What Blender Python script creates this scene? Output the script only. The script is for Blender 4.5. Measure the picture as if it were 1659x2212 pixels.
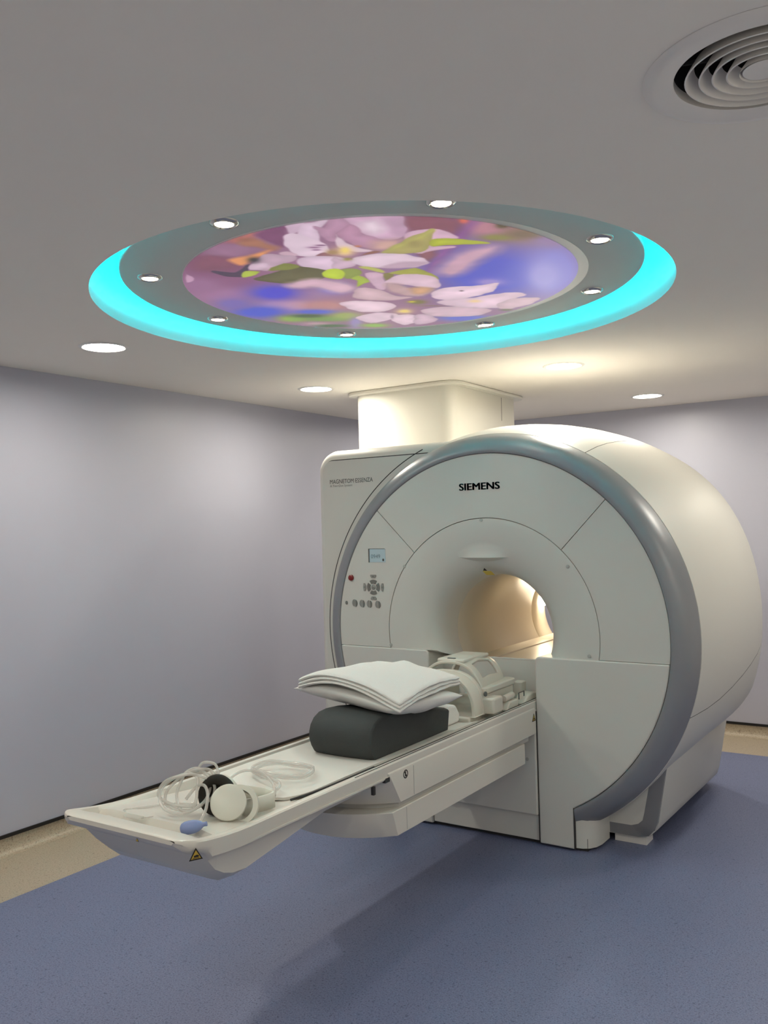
import bpy, bmesh, math, random
import numpy as np
from mathutils import Matrix, Vector, Euler

random.seed(7)
for o in list(bpy.data.objects):
    bpy.data.objects.remove(o)
SC = bpy.context.scene
COL = SC.collection
PI = math.pi

# ------------------------------------------------------------------ camera
CAM_H = 1.6
cam_data = bpy.data.cameras.new('camera')
cam = bpy.data.objects.new('camera', cam_data)
COL.objects.link(cam)
cam_data.sensor_fit = 'VERTICAL'
cam_data.sensor_height = 36.0
cam_data.lens = 36.0 * 1911.455 / 2212.0
cam_data.clip_start = 0.02
cam.matrix_world = Matrix((
    (0.8335916, 0.0323109, 0.5514355, 0.0),
    (0.5517353, -0.0004363, -0.8340192, 0.0),
    (-0.0267073, 0.9994778, -0.0181908, CAM_H),
    (0, 0, 0, 1)))
SC.camera = cam

# ------------------------------------------------------------------ world, exposure
world = bpy.data.worlds.new('world')
SC.world = world
world.use_nodes = True
world.node_tree.nodes['Background'].inputs[0].default_value = (0.5, 0.52, 0.56, 1)
world.node_tree.nodes['Background'].inputs[1].default_value = 0.0
SC.view_settings.view_transform = 'Standard'
SC.view_settings.look = 'None'
SC.view_settings.gamma = 1.0
SC.view_settings.exposure = 0.0
SC.view_settings.use_curve_mapping = False

# lamp levels (all lamps are the fittings built further down)
DOWNLIGHT = 148.0
SPOT = 14.0
SPOT_BEAM = 7.0
COVE = 44.0
BORE = 105.0
DOWN_COL = (1.0, 0.93, 0.79)
SPOT_COL = (1.0, 0.90, 0.74)

# ------------------------------------------------------------------ main measures (metres)
XW, YW, XR, YF0 = -4.123, 6.889, 1.35, -1.2     # left wall, back wall, right wall, wall behind the viewer
HC = 2.486                                      # ceiling
CX, CZ, FY = -2.10, 1.035, 4.11                 # scanner axis and front plane
TX = -2.11                                      # table centre line
RX, RY, RR, RZ = -1.908, 2.916, 1.104, HC + 0.08  # ceiling disc

# ------------------------------------------------------------------ materials
MATS = {}
def srgb(r, g, b):
    f = lambda c: (c / 255 / 12.92) if c / 255 <= 0.04045 else ((c / 255 + 0.055) / 1.055) ** 2.4
    return (f(r), f(g), f(b), 1)

def mat(name, col, rough=0.45, metal=0.0, spec=0.5, bump=0.0, bscale=60, vary=0.0, vscale=6, emit=None, estr=0, coat=0.0, trans=0.0):
    m = bpy.data.materials.new(name)
    m.use_nodes = True
    nt = m.node_tree
    b = nt.nodes['Principled BSDF']
    b.inputs['Base Color'].default_value = tuple(col[:3]) + (1,)
    b.inputs['Roughness'].default_value = rough
    b.inputs['Metallic'].default_value = metal
    b.inputs['Specular IOR Level'].default_value = spec
    b.inputs['Coat Weight'].default_value = coat
    b.inputs['Transmission Weight'].default_value = trans
    if emit:
        b.inputs['Emission Color'].default_value = tuple(emit[:3]) + (1,)
        b.inputs['Emission Strength'].default_value = estr
    tc = nt.nodes.new('ShaderNodeTexCoord')
    if vary:
        n = nt.nodes.new('ShaderNodeTexNoise'); n.inputs['Scale'].default_value = vscale; n.inputs['Detail'].default_value = 4
        nt.links.new(tc.outputs['Object'], n.inputs['Vector'])
        mr = nt.nodes.new('ShaderNodeMapRange')
        mr.inputs['To Min'].default_value = 1 - vary; mr.inputs['To Max'].default_value = 1 + vary
        nt.links.new(n.outputs['Fac'], mr.inputs['Value'])
        mx = nt.nodes.new('ShaderNodeVectorMath'); mx.operation = 'SCALE'
        mx.inputs[0].default_value = col[:3]
        nt.links.new(mr.outputs['Result'], mx.inputs['Scale'])
        nt.links.new(mx.outputs[0], b.inputs['Base Color'])
    if bump:
        n = nt.nodes.new('ShaderNodeTexNoise'); n.inputs['Scale'].default_value = bscale; n.inputs['Detail'].default_value = 5
        nt.links.new(tc.outputs['Object'], n.inputs['Vector'])
        bp = nt.nodes.new('ShaderNodeBump'); bp.inputs['Strength'].default_value = bump; bp.inputs['Distance'].default_value = 0.01
        nt.links.new(n.outputs['Fac'], bp.inputs['Height'])
        nt.links.new(bp.outputs['Normal'], b.inputs['Normal'])
    MATS[name] = m
    return m

def speckle(name, base, dark, light, rough=0.42):
    m = mat(name, base, rough)
    nt = m.node_tree; b = nt.nodes['Principled BSDF']
    tc = nt.nodes.new('ShaderNodeTexCoord')
    def noise(scale, lo, hi):
        n = nt.nodes.new('ShaderNodeTexNoise'); n.inputs['Scale'].default_value = scale; n.inputs['Detail'].default_value = 2
        nt.links.new(tc.outputs['Object'], n.inputs['Vector'])
        r = nt.nodes.new('ShaderNodeMapRange'); r.inputs['From Min'].default_value = lo; r.inputs['From Max'].default_value = hi
        nt.links.new(n.outputs['Fac'], r.inputs['Value'])
        return r.outputs['Result']
    def mixc(fac, a, c2):
        x = nt.nodes.new('ShaderNodeMix'); x.data_type = 'RGBA'
        nt.links.new(fac, x.inputs['Factor'])
        if isinstance(a, tuple): x.inputs['A'].default_value = a + (1,)
        else: nt.links.new(a, x.inputs['A'])
        x.inputs['B'].default_value = tuple(c2) + (1,)
        return x.outputs['Result']
    c = mixc(noise(150, 0.52, 0.68), tuple(base), dark)
    c = mixc(noise(230, 0.58, 0.72), c, light)
    c = mixc(noise(55, 0.64, 0.72), c, dark)
    nt.links.new(c, b.inputs['Base Color'])
    return m

def emitter(name, col, strength):
    m = bpy.data.materials.new(name); m.use_nodes = True
    nt = m.node_tree; nt.nodes.clear()
    e = nt.nodes.new('ShaderNodeEmission'); o = nt.nodes.new('ShaderNodeOutputMaterial')
    e.inputs[0].default_value = tuple(col[:3]) + (1,); e.inputs[1].default_value = strength
    nt.links.new(e.outputs[0], o.inputs[0])
    MATS[name] = m
    return m

mat('wall_paint', (0.477, 0.484, 0.575), 0.42, bump=0.03, bscale=220, vary=0.015)
mat('wall_bounce_white', (0.84, 0.82, 0.78), 0.6, bump=0.03, bscale=220, vary=0.015)  # white given to the unseen walls to bounce light onto the ceiling
mat('ceiling_paint', (0.93, 0.885, 0.815), 0.75, bump=0.02, bscale=200, vary=0.01)
speckle('floor_blue', (0.158, 0.184, 0.305), (0.080, 0.096, 0.175), (0.28, 0.315, 0.46))
speckle('floor_beige', (0.42, 0.355, 0.265), (0.26, 0.21, 0.155), (0.50, 0.44, 0.35))
mat('black_rubber', (0.006, 0.006, 0.007), 0.5, bump=0.03)
mat('white_plastic', (0.625, 0.62, 0.575), 0.45, vary=0.01, vscale=3)
mat('white_gloss', (0.66, 0.65, 0.605), 0.48, vary=0.01, vscale=3)
mat('bore_plastic', (0.68, 0.615, 0.50), 0.34, vary=0.01, vscale=3)
mat('table_plastic', (0.66, 0.635, 0.575), 0.33, vary=0.01, vscale=3)
mat('underside_plastic', (0.50, 0.50, 0.48), 0.5, vary=0.02)
mat('silver_paint', (0.28, 0.288, 0.305), 0.40, metal=0.30, vary=0.02)
mat('grey_band', (0.205, 0.208, 0.225), 0.45, vary=0.02)
mat('joint_grey', (0.10, 0.10, 0.095), 0.7, vary=0.02)
mat('gap_dark', (0.03, 0.03, 0.03), 0.7, vary=0.02)
mat('raft_paint', (0.66, 0.66, 0.63), 0.7, bump=0.02, bscale=200)
mat('recess_paint', (0.78, 0.78, 0.78), 0.7, bump=0.02, bscale=200)
mat('trim_white', (0.80, 0.79, 0.76), 0.35, vary=0.01)
mat('chrome', (0.62, 0.60, 0.57), 0.16, metal=1.0, vary=0.02)
mat('vent_paint', (0.86, 0.83, 0.79), 0.5, vary=0.01)
mat('duct_dark', (0.035, 0.035, 0.035), 0.8, vary=0.05)
mat('column_paint', (0.80, 0.78, 0.70), 0.4, vary=0.01)
mat('foam_grey', (0.040, 0.046, 0.046), 0.75, bump=0.12, bscale=160, vary=0.05, vscale=14)
mat('linen', (0.72, 0.72, 0.69), 0.9, bump=0.12, bscale=90)
mat('towel_cloth', (0.76, 0.76, 0.73), 0.95, bump=0.35, bscale=170)
mat('mattress_vinyl', (0.70, 0.685, 0.635), 0.6, bump=0.05, bscale=40)
mat('coil_plastic', (0.68, 0.655, 0.57), 0.35, vary=0.01)
mat('latch_grey', (0.10, 0.105, 0.10), 0.5, vary=0.03)
mat('bulb_blue', (0.21, 0.27, 0.50), 0.55, bump=0.03)
mat('phone_plastic', (0.66, 0.66, 0.58), 0.4, vary=0.02)
mat('phone_foam', (0.012, 0.010, 0.007), 0.85, bump=0.2, bscale=200)
mat('key_grey', (0.17, 0.175, 0.16), 0.5, vary=0.03)
mat('key_light', (0.27, 0.275, 0.255), 0.5, vary=0.03)
mat('key_ink', (0.07, 0.07, 0.065), 0.5, vary=0.03)
mat('stop_red', (0.20, 0.008, 0.008), 0.3, vary=0.03)
mat('lcd_glass', (0.34, 0.44, 0.47), 0.2, vary=0.03, emit=(0.36, 0.47, 0.50), estr=0.18)
mat('lcd_ink', (0.14, 0.19, 0.21), 0.5, vary=0.02)
mat('ink_teal', (0.004, 0.095, 0.120), 0.4, vary=0.02)
mat('ink_grey', (0.05, 0.05, 0.05), 0.5, vary=0.02)
mat('ink_pale', (0.16, 0.16, 0.155), 0.5, vary=0.02)
mat('sticker_yellow', (0.52, 0.36, 0.05), 0.45, vary=0.03)
mat('sticker_black', (0.01, 0.01, 0.008), 0.5, vary=0.03)
mat('screw_grey', (0.42, 0.42, 0.39), 0.5, vary=0.02)
emitter('downlight_lens', DOWN_COL, DOWNLIGHT)
emitter('spot_lens', SPOT_COL, SPOT)
emitter('cove_led', (0.0, 0.88, 1.0), COVE)
emitter('bore_lens', (1.0, 0.81, 0.55), BORE)

# clear plastic tube: see-through with a milky gloss
def clear(name, col, fac):
    m = mat(name, col, 0.15, spec=0.7)
    nt = m.node_tree; b = nt.nodes['Principled BSDF']; out = nt.nodes['Material Output']
    t = nt.nodes.new('ShaderNodeBsdfTransparent'); x = nt.nodes.new('ShaderNodeMixShader')
    x.inputs[0].default_value = fac
    nt.links.new(t.outputs[0], x.inputs[1]); nt.links.new(b.outputs[0], x.inputs[2]); nt.links.new(x.outputs[0], out.inputs['Surface'])
clear('clear_tube', (0.66, 0.65, 0.61), 0.46)
clear('clear_thin', (0.62, 0.61, 0.56), 0.34)

# ------------------------------------------------------------------ object helpers
def origin_of(p):
    while p is not None and p.parent is not None:
        p = p.parent
    return Vector(p.location) if p is not None else Vector((0, 0, 0))

def mesh(name, verts, faces, m, parent=None, smooth=35, loc=None, mods=None):
    """one mesh object; verts in world coordinates. loc = origin of a top-level mesh"""
    me = bpy.data.meshes.new(name)
    o = bpy.data.objects.new(name, me)
    COL.objects.link(o)
    if parent is not None:
        o.parent = parent
        off = origin_of(parent)
    else:
        off = Vector(loc) if loc is not None else Vector((0, 0, 0))
        o.location = off
    me.from_pydata([tuple(Vector(v) - off) for v in verts], [], [tuple(f) for f in faces])
    me.materials.append(MATS[m])
    if smooth:
        me.polygons.foreach_set('use_smooth', [True] * len(me.polygons))
        me.update()
        try: me.set_sharp_from_angle(angle=math.radians(smooth))
        except Exception: pass
    me.update()
    if mods == 'subsurf':
        s = o.modifiers.new('s', 'SUBSURF'); s.levels = 1; s.render_levels = 2
    return o

def solid(o, t, off=1.0):
    s = o.modifiers.new('solid', 'SOLIDIFY'); s.thickness = t; s.offset = off; s.use_even_offset = False
    return o

def bev(o, w, seg=2, ang=40):
    b = o.modifiers.new('bevel', 'BEVEL'); b.width = w; b.segments = seg; b.limit_method = 'ANGLE'; b.angle_limit = math.radians(ang)
    b.harden_normals = False
    return o

def thing(name, label, cat, loc, group=None):
    o = bpy.data.objects.new(name, None)
    COL.objects.link(o)
    o.empty_display_size = 0.1
    o.location = loc
    tag(o, label, cat, group)
    return o

def tag(o, label, cat, group=None):
    o['label'] = label; o['category'] = cat
    if group: o['group'] = group
    return o

def struct(o):
    o['kind'] = 'structure'
    return o

def copy_thing(root, loc, label):
    r = root.copy(); COL.objects.link(r); r.location = loc; r['label'] = label
    for ch in list(root.children):
        c = ch.copy(); COL.objects.link(c); c.parent = r
        for g in list(ch.children):
            d = g.copy(); COL.objects.link(d); d.parent = c
    return r

# shapes: each returns (verts, faces)
def join(*parts):
    V, F = [], []
    for v, f in parts:
        n = len(V); V += list(v); F += [tuple(i + n for i in q) for q in f]
    return V, F

def box(x0, x1, y0, y1, z0, z1):
    v = [(x, y, z) for x in (x0, x1) for y in (y0, y1) for z in (z0, z1)]
    f = [(0, 1, 3, 2), (4, 6, 7, 5), (0, 4, 5, 1), (2, 3, 7, 6), (0, 2, 6, 4), (1, 5, 7, 3)]
    return v, f

def grid(P, closed_u=False, closed_v=False, flip=False):
    nu, nv = len(P), len(P[0])
    V = [p for row in P for p in row]; F = []
    for i in range(nu if closed_u else nu - 1):
        for j in range(nv if closed_v else nv - 1):
            a, b = i * nv + j, i * nv + (j + 1) % nv
            c, d = ((i + 1) % nu) * nv + (j + 1) % nv, ((i + 1) % nu) * nv + j
            F.append((a, d, c, b) if flip else (a, b, c, d))
    return V, F

def ring_z(c, profile, n=48, closed=False):
    """turned about a vertical axis at c; profile = [(radius, z)]"""
    P = [[(c[0] + r * math.cos(2 * PI * k / n), c[1] + r * math.sin(2 * PI * k / n), c[2] + z) for k in range(n)] for r, z in profile]
    return grid(P, closed_u=closed, closed_v=True)

def disc_z(c, r, z=0, n=48):
    v = [(c[0] + r * math.cos(2 * PI * k / n), c[1] + r * math.sin(2 * PI * k / n), c[2] + z) for k in range(n)]
    return v, [tuple(range(n - 1, -1, -1))]

def rev_y(profile, lo, hi, n=96, cx=CX, cz=CZ, rfun=None):
    """turned about the scanner axis (along Y); profile = [(y, r)], lo/hi = angle or function of (y, r)"""
    P = []
    for y, r in profile:
        a = lo(y, r) if callable(lo) else lo
        b = hi(y, r) if callable(hi) else hi
        row = []
        for k in range(n + 1):
            t = a + (b - a) * k / n
            q = r * (rfun(y, t) if rfun else 1)
            row.append((cx + q * math.cos(t), y, cz + q * math.sin(t)))
        P.append(row)
    return grid(P)

def prism_y(poly, y0, y1):
    n = len(poly)
    v = [(x, y0, z) for x, z in poly] + [(x, y1, z) for x, z in poly]
    f = [tuple(range(n)), tuple(range(2 * n - 1, n - 1, -1))]
    f += [(i, i + n, (i + 1) % n + n, (i + 1) % n) for i in range(n)]
    return v, f

def prism_x(poly, x0, x1):
    n = len(poly)
    v = [(x0, y, z) for y, z in poly] + [(x1, y, z) for y, z in poly]
    f = [tuple(range(n - 1, -1, -1)), tuple(range(n, 2 * n))]
    f += [(i, (i + 1) % n, (i + 1) % n + n, i + n) for i in range(n)]
    return v, f

def prism_z(poly, z0, z1):
    n = len(poly)
    v = [(x, y, z0) for x, y in poly] + [(x, y, z1) for x, y in poly]
    f = [tuple(range(n - 1, -1, -1)), tuple(range(n, 2 * n))]
    f += [(i, (i + 1) % n, (i + 1) % n + n, i + n) for i in range(n)]
    return v, f

def rrect(x0, x1, y0, y1, r, n=6):
    pts = []
    for cx, cy, a in ((x1 - r, y1 - r, 0), (x0 + r, y1 - r, 90), (x0 + r, y0 + r, 180), (x1 - r, y0 + r, 270)):
        for k in range(n + 1):
            t = math.radians(a + 90 * k / n)
            pts.append((cx + r * math.cos(t), cy + r * math.sin(t)))
    return pts

def smooth_path(pts, sub=8, closed=False):
    pts = [Vector(p) for p in pts]; n = len(pts); out = []
    rng = n if closed else n - 1
    for i in range(rng):
        p0 = pts[(i - 1) % n] if (closed or i > 0) else pts[i]
        p1, p2 = pts[i], pts[(i + 1) % n]
        p3 = pts[(i + 2) % n] if (closed or i + 2 < n) else p2
        for k in range(sub):
            t = k / sub
            out.append(0.5 * ((2 * p1) + (p2 - p0) * t + (2 * p0 - 5 * p1 + 4 * p2 - p3) * t * t + (3 * p1 - p0 - 3 * p2 + p3) * t ** 3))
    if not closed: out.append(pts[-1])
    return out

def tube(pts, r, n=8, closed=False):
    pts = [Vector(p) for p in pts]; m = len(pts); P = []
    ref = Vector((0, 0, 1)); prev = None
    for i, p in enumerate(pts):
        a = pts[(i + 1) % m] if (closed or i < m - 1) else p
        b = pts[i - 1] if (closed or i > 0) else p
        t = (a - b).normalized()
        if prev is None:
            u = t.cross(ref if abs(t.z) < 0.9 else Vector((1, 0, 0))).normalized()
        else:
            u = (prev - t * prev.dot(t)).normalized()
        prev = u; w = t.cross(u)
        rr = r(i / (m - 1)) if callable(r) else r
        P.append([tuple(p + (u * math.cos(2 * PI * k / n) + w * math.sin(2 * PI * k / n)) * rr) for k in range(n)])
    v, f = grid(P, closed_u=closed, closed_v=True)
    if not closed:
        f.append(tuple(range(n - 1, -1, -1))); f.append(tuple(range((m - 1) * n, m * n)))
    return v, f

def frame_pts(c, nrm, up=(0, 0, 1)):
    n = Vector(nrm).normalized(); u = Vector(up).cross(n).normalized(); w = n.cross(u)
    return Vector(c), u, w, n

def lathe_dir(c, nrm, profile, n=40, cap=True):
    """turned about an arbitrary axis; profile = [(radius, height along nrm)]"""
    c, u, w, a = frame_pts(c, nrm)
    P = [[tuple(c + a * h + (u * math.cos(2 * PI * k / n) + w * math.sin(2 * PI * k / n)) * r) for k in range(n)] for r, h in profile]
    v, f = grid(P, closed_v=True)
    if cap:
        f.append(tuple(range(n - 1, -1, -1))); f.append(tuple(range(len(v) - n, len(v))))
    return v, f

def plate(c, nrm, poly, t=0.0012, up=(0, 0, 1)):
    """flat little plate with thickness t on a surface at c facing nrm; poly in local (u, w)"""
    c, u, w, a = frame_pts(c, nrm, up)
    n = len(poly)
    v = [tuple(c + u * p + w * q) for p, q in poly] + [tuple(c + u * p + w * q + a * t) for p, q in poly]
    f = [tuple(range(n - 1, -1, -1)), tuple(range(n, 2 * n))]
    f += [(i, (i + 1) % n, (i + 1) % n + n, i + n) for i in range(n)]
    return v, f

def text_mesh(name, s, width, c, m, parent, rot=(PI / 2, 0, 0), smear=0, shear=0.0, sx=1.0, height=None):
    """lettering as a mesh; c = world position of its lower left corner"""
    cu = bpy.data.curves.new(name, 'FONT'); cu.body = s; cu.size = 1.0; cu.shear = shear; cu.extrude = 0.0
    cu.resolution_u = 4
    tmp = bpy.data.objects.new('tmp_text', cu); COL.objects.link(tmp)
    dg = bpy.context.evaluated_depsgraph_get(); dg.update()
    me = bpy.data.meshes.new_from_object(tmp.evaluated_get(dg))
    bpy.data.objects.remove(tmp); bpy.data.curves.remove(cu)
    xs = [v.co.x for v in me.vertices]; ys = [v.co.y for v in me.vertices]
    k = width / (max(xs) - min(xs)); ky = (height / (max(ys) - min(ys))) if height else k
    R = Euler(rot).to_matrix()
    off = origin_of(parent)
    for v in me.vertices:
        v.co = R @ Vector(((v.co.x - min(xs)) * k, (v.co.y - min(ys)) * ky, 0)) + Vector(c) - off
    if smear:                                   # heavier strokes: the outline repeated a little to the side and up
        bm = bmesh.new()
        for dx, dz in ((0, 0), (smear, 0), (2 * smear, 0), (0, -smear * 0.5), (2 * smear, -smear * 0.5)):
            n0 = len(bm.verts); bm.from_mesh(me); bm.verts.ensure_lookup_table()
            for v in bm.verts[n0:]: v.co.x += dx; v.co.z += dz
        bm.to_mesh(me); bm.free()
    me.materials.clear(); me.materials.append(MATS[m]); me.name = name
    o = bpy.data.objects.new(name, me); COL.objects.link(o); o.parent = parent
    return o

# ================================================================== the room
BX, BY = -3.60, 6.37                            # where the blue floor meets the beige border
fl = struct(mesh('floor', [(BX, YF0, 0), (XR, YF0, 0), (XR, BY, 0), (BX, BY, 0)], [(0, 1, 2, 3)], 'floor_blue', smooth=0))
fl['label'] = 'speckled blue vinyl floor'
mesh('border_strip', [(XW, YF0, 0), (BX, YF0, 0), (BX, YW, 0), (XW, YW, 0)], [(0, 1, 2, 3)], 'floor_beige', fl, smooth=0)['label'] = 'speckled beige vinyl border along the wall'
mesh('border_strip', [(BX, BY, 0), (XR, BY, 0), (XR, YW, 0), (BX, YW, 0)], [(0, 1, 2, 3)], 'floor_beige', fl, smooth=0)['label'] = 'speckled beige vinyl border along the wall'
T = 0.1
struct(mesh('wall_left', *box(XW - T, XW, YF0, YW + T, 0, HC), 'wall_paint', smooth=0))
struct(mesh('wall_back', *box(XW, XR + T, YW, YW + T, 0, HC), 'wall_paint', smooth=0))
struct(mesh('wall_right', *box(XR, XR + T, YF0 - T, YW, 0, HC), 'wall_bounce_white', smooth=0))
struct(mesh('wall_front', *box(XW - T, XR, YF0 - T, YF0, 0, HC), 'wall_bounce_white', smooth=0))
# coved vinyl skirting with a black capping strip
prof = [(0.003, 0.085), (0.003, 0.05)] + [(0.003 + 0.047 * (1 - math.cos(t)), 0.0505 - 0.05 * math.sin(t)) for t in [k * PI / 12 for k in range(1, 7)]]
def skirting(name, along_y, s0, s1):
    P = []
    for d, z in prof:
        P.append([(XW + d, s, z) for s in (s0, s1)] if along_y else [(s, YW - d, z) for s in (s0, s1)])
    o = struct(mesh(name, *grid(P), 'floor_beige', smooth=60))
    b = box(XW, XW + 0.009, s0, s1, 0.084, 0.101) if along_y else box(s0, s1, YW - 0.009, YW, 0.084, 0.101)
    c = mesh('capping_strip', *b, 'black_rubber', o, smooth=0); c['label'] = 'black rubber strip capping the skirting'
skirting('baseboard_left', True, YF0, YW)
skirting('baseboard_back', False, XW, XR)

# ceiling with a round recess, openings for the downlights and for the vent
VX, VY, VR = -0.309, 1.87, 0.176
LIGHTS = [(-3.365, 2.74), (-3.395, 4.40), (-1.875, 4.705), (-1.874, 6.25),
          (-3.39, 6.05), (-0.36, 4.70), (-0.36, 6.25), (-3.37, 0.9), (0.75, 2.9), (-1.90, 0.25), (-0.35, -0.35), (0.80, 0.9)]  # last three are unseen downlights added to brighten the ceiling
LR = 0.1
bm = bmesh.new()
def loop(pts):
    vs = [bm.verts.new((x, y, HC)) for x, y in pts]
    for i in range(len(vs)):
        bm.edges.new((vs[i], vs[(i + 1) % len(vs)]))
def circ(x, y, r, n): return [(x + r * math.cos(2 * PI * k / n), y + r * math.sin(2 * PI * k / n)) for k in range(n)]
loop([(XW - T, YF0 - T), (XR + T, YF0 - T), (XR + T, YW + T), (XW - T, YW + T)])
loop(circ(RX, RY, RR, 128)); loop(circ(VX, VY, VR, 64))
for x, y in LIGHTS: loop(circ(x, y, LR, 40))
bmesh.ops.triangle_fill(bm, use_beauty=True, use_dissolve=False, edges=bm.edges[:])
bmesh.ops.recalc_face_normals(bm, faces=bm.faces[:])
me = bpy.data.meshes.new('ceiling'); bm.to_mesh(me); bm.free()
me.materials.append(MATS['ceiling_paint'])
ceil = struct(bpy.data.objects.new('ceiling', me)); COL.objects.link(ceil)
ceil['label'] = 'white plaster ceiling with a large round recess'
RTOP = HC + 0.30
mesh('recess_wall', *ring_z((RX, RY, 0), [(RR, HC), (RR + 0.004, HC + 0.01), (RR + 0.004, RTOP)], 128), 'recess_paint', ceil)
mesh('recess_top', *disc_z((RX, RY, RTOP), RR + 0.004, 0, 128), 'recess_paint', ceil, smooth=0)

# floating disc inside the recess
raft = thing('ceiling_disc', 'large round pale grey disc floating inside the lit ceiling recess', 'ceiling disc', (RX, RY, RZ))
RAFT_R = 0.998
mesh('disc_panel', *ring_z((RX, RY, RZ), [(0.764, 0.0), (RAFT_R - 0.004, 0.0), (RAFT_R, 0.003), (RAFT_R, 0.020), (RAFT_R - 0.004, 0.022), (0.764, 0.022)], 160, closed=True), 'raft_paint', raft, smooth=40)
mesh('back_panel', *ring_z((RX, RY, RZ), [(0.001, 0.060), (0.90, 0.060), (0.90, 0.0221)], 96), 'raft_paint', raft, smooth=40)
for k in range(4):
    a = PI / 4 + k * PI / 2
    mesh('hanger', *tube([(RX + 0.6 * math.cos(a), RY + 0.6 * math.sin(a), RZ + 0.06), (RX + 0.6 * math.cos(a), RY + 0.6 * math.sin(a), RTOP)], 0.006, 8), 'chrome', raft)
led = tag(mesh('led_strip', *ring_z((RX, RY, RZ), [(0.958, 0.0225), (0.977, 0.0225), (0.977, 0.034), (0.958, 0.034)], 160, closed=True), 'cove_led', None, loc=(RX, RY, RZ + 0.0225), smooth=0),
          'cyan light strip hidden along the rim of the ceiling disc', 'light strip')

# picture light box in the middle of the disc
BLOBS = [[-0.426,-0.768,0.145,0.116,-0.244,0.251,130,80,112],[-0.149,-0.992,0.064,0.051,-0.069,0.071,160,96,110],[-0.554,-0.508,0.121,0.098,-0.061,0.064,138,88,122],[-0.761,-0.353,0.098,0.08,-0.085,0.09,160,112,150],[-0.731,-0.567,0.07,0.057,-0.098,0.097,150,104,140],[-0.67,-0.018,0.077,0.063,-0.07,0.081,196,146,168],[-0.61,0.066,0.067,0.055,-0.077,0.095,206,156,172],[-0.496,0.16,0.094,0.077,-0.083,0.109,188,134,132],[-0.431,-0.083,0.1,0.081,-0.062,0.077,160,120,150],[-0.528,-0.225,0.093,0.076,-0.093,0.108,82,76,198],[-0.86,0.036,0.116,0.096,-0.091,0.103,80,88,198],[-0.846,-0.197,0.065,0.054,-0.073,0.077,120,100,170],[-0.617,0.238,0.091,0.075,-0.035,0.045,92,100,200],[-0.227,-0.099,0.059,0.047,-0.064,0.086,140,124,196],[-0.813,0.282,0.065,0.054,-0.046,0.056,150,176,80],[-0.66,0.41,0.121,0.101,-0.041,0.053,124,152,82],[-0.706,0.283,0.071,0.059,-0.023,0.03,84,100,70],[-0.528,0.423,0.06,0.05,-0.044,0.06,156,166,92],[-0.789,0.482,0.056,0.048,-0.025,0.033,190,150,160],[-0.745,0.582,0.08,0.067,-0.023,0.031,90,110,80],[-0.59,0.608,0.025,0.022,-0.075,0.105,150,130,180],[-0.539,0.742,0.057,0.049,-0.026,0.038,140,176,80],[0.555,0.215,0.254,0.204,-0.197,0.398,82,84,194],[0.811,0.354,0.103,0.082,-0.169,0.409,126,120,202],[0.737,0.396,0.061,0.049,-0.092,0.214,152,146,212],[0.931,-0.268,0.116,0.09,-0.047,0.104,140,108,98],[0.993,-0.118,0.07,0.055,-0.033,0.08,142,114,160],[0.68,-0.654,0.095,0.074,-0.047,0.08,140,84,104],[0.739,-0.515,0.031,0.024,-0.056,0.103,106,64,112],[0.831,-0.444,0.061,0.048,-0.037,0.073,180,122,138],[0.817,-0.302,0.053,0.041,-0.016,0.033,136,130,72],[0.936,-0.264,0.058,0.045,-0.02,0.044,118,96,80],[0.899,-0.426,0.021,0.016,-0.013,0.028,96,80,60],[0.799,-0.579,0.017,0.013,-0.015,0.027,224,110,84],[0.469,0.319,0.055,0.045,-0.026,0.052,150,130,200],[-0.007,0.943,0.129,0.107,-0.033,0.062,100,104,196]]
DOTS = [[-0.229,-0.718,0.024,0.019,-0.032,0.035,44,44,48],[0.171,-0.56,0.043,0.034,-0.039,0.055,226,190,150],[0.189,-0.574,0.018,0.014,-0.025,0.033,238,208,110],[0.128,-0.583,0.023,0.019,-0.026,0.034,168,134,96],[0.101,-0.691,0.026,0.02,-0.008,0.011,150,104,140],[0.145,-0.695,0.021,0.017,-0.006,0.008,140,96,130],[0.089,-0.657,0.017,0.013,-0.006,0.008,150,104,140],[0.118,-0.458,0.018,0.013,-0.014,0.019,150,140,70],[0.267,-0.582,0.012,0.01,-0.008,0.011,190,120,90],[-0.064,-0.956,0.028,0.022,-0.02,0.021,150,96,80],[-0.202,0.55,0.043,0.036,-0.035,0.055,222,192,140],[-0.202,0.55,0.019,0.016,-0.018,0.027,230,202,110],[-0.034,0.424,0.04,0.033,-0.026,0.043,122,112,72],[-0.057,0.397,0.018,0.014,-0.01,0.017,192,182,60],[-0.024,0.54,0.074,0.061,-0.007,0.012,140,110,110],[0.226,0.616,0.029,0.024,-0.016,0.03,234,198,150],[0.272,0.372,0.01,0.008,-0.006,0.01,80,56,70],[0.277,0.915,0.031,0.026,-0.011,0.024,96,94,72],[0.484,-0.453,0.032,0.025,-0.026,0.044,150,134,84],[-0.332,0.621,0.008,0.007,-0.029,0.045,170,140,160]]
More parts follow.
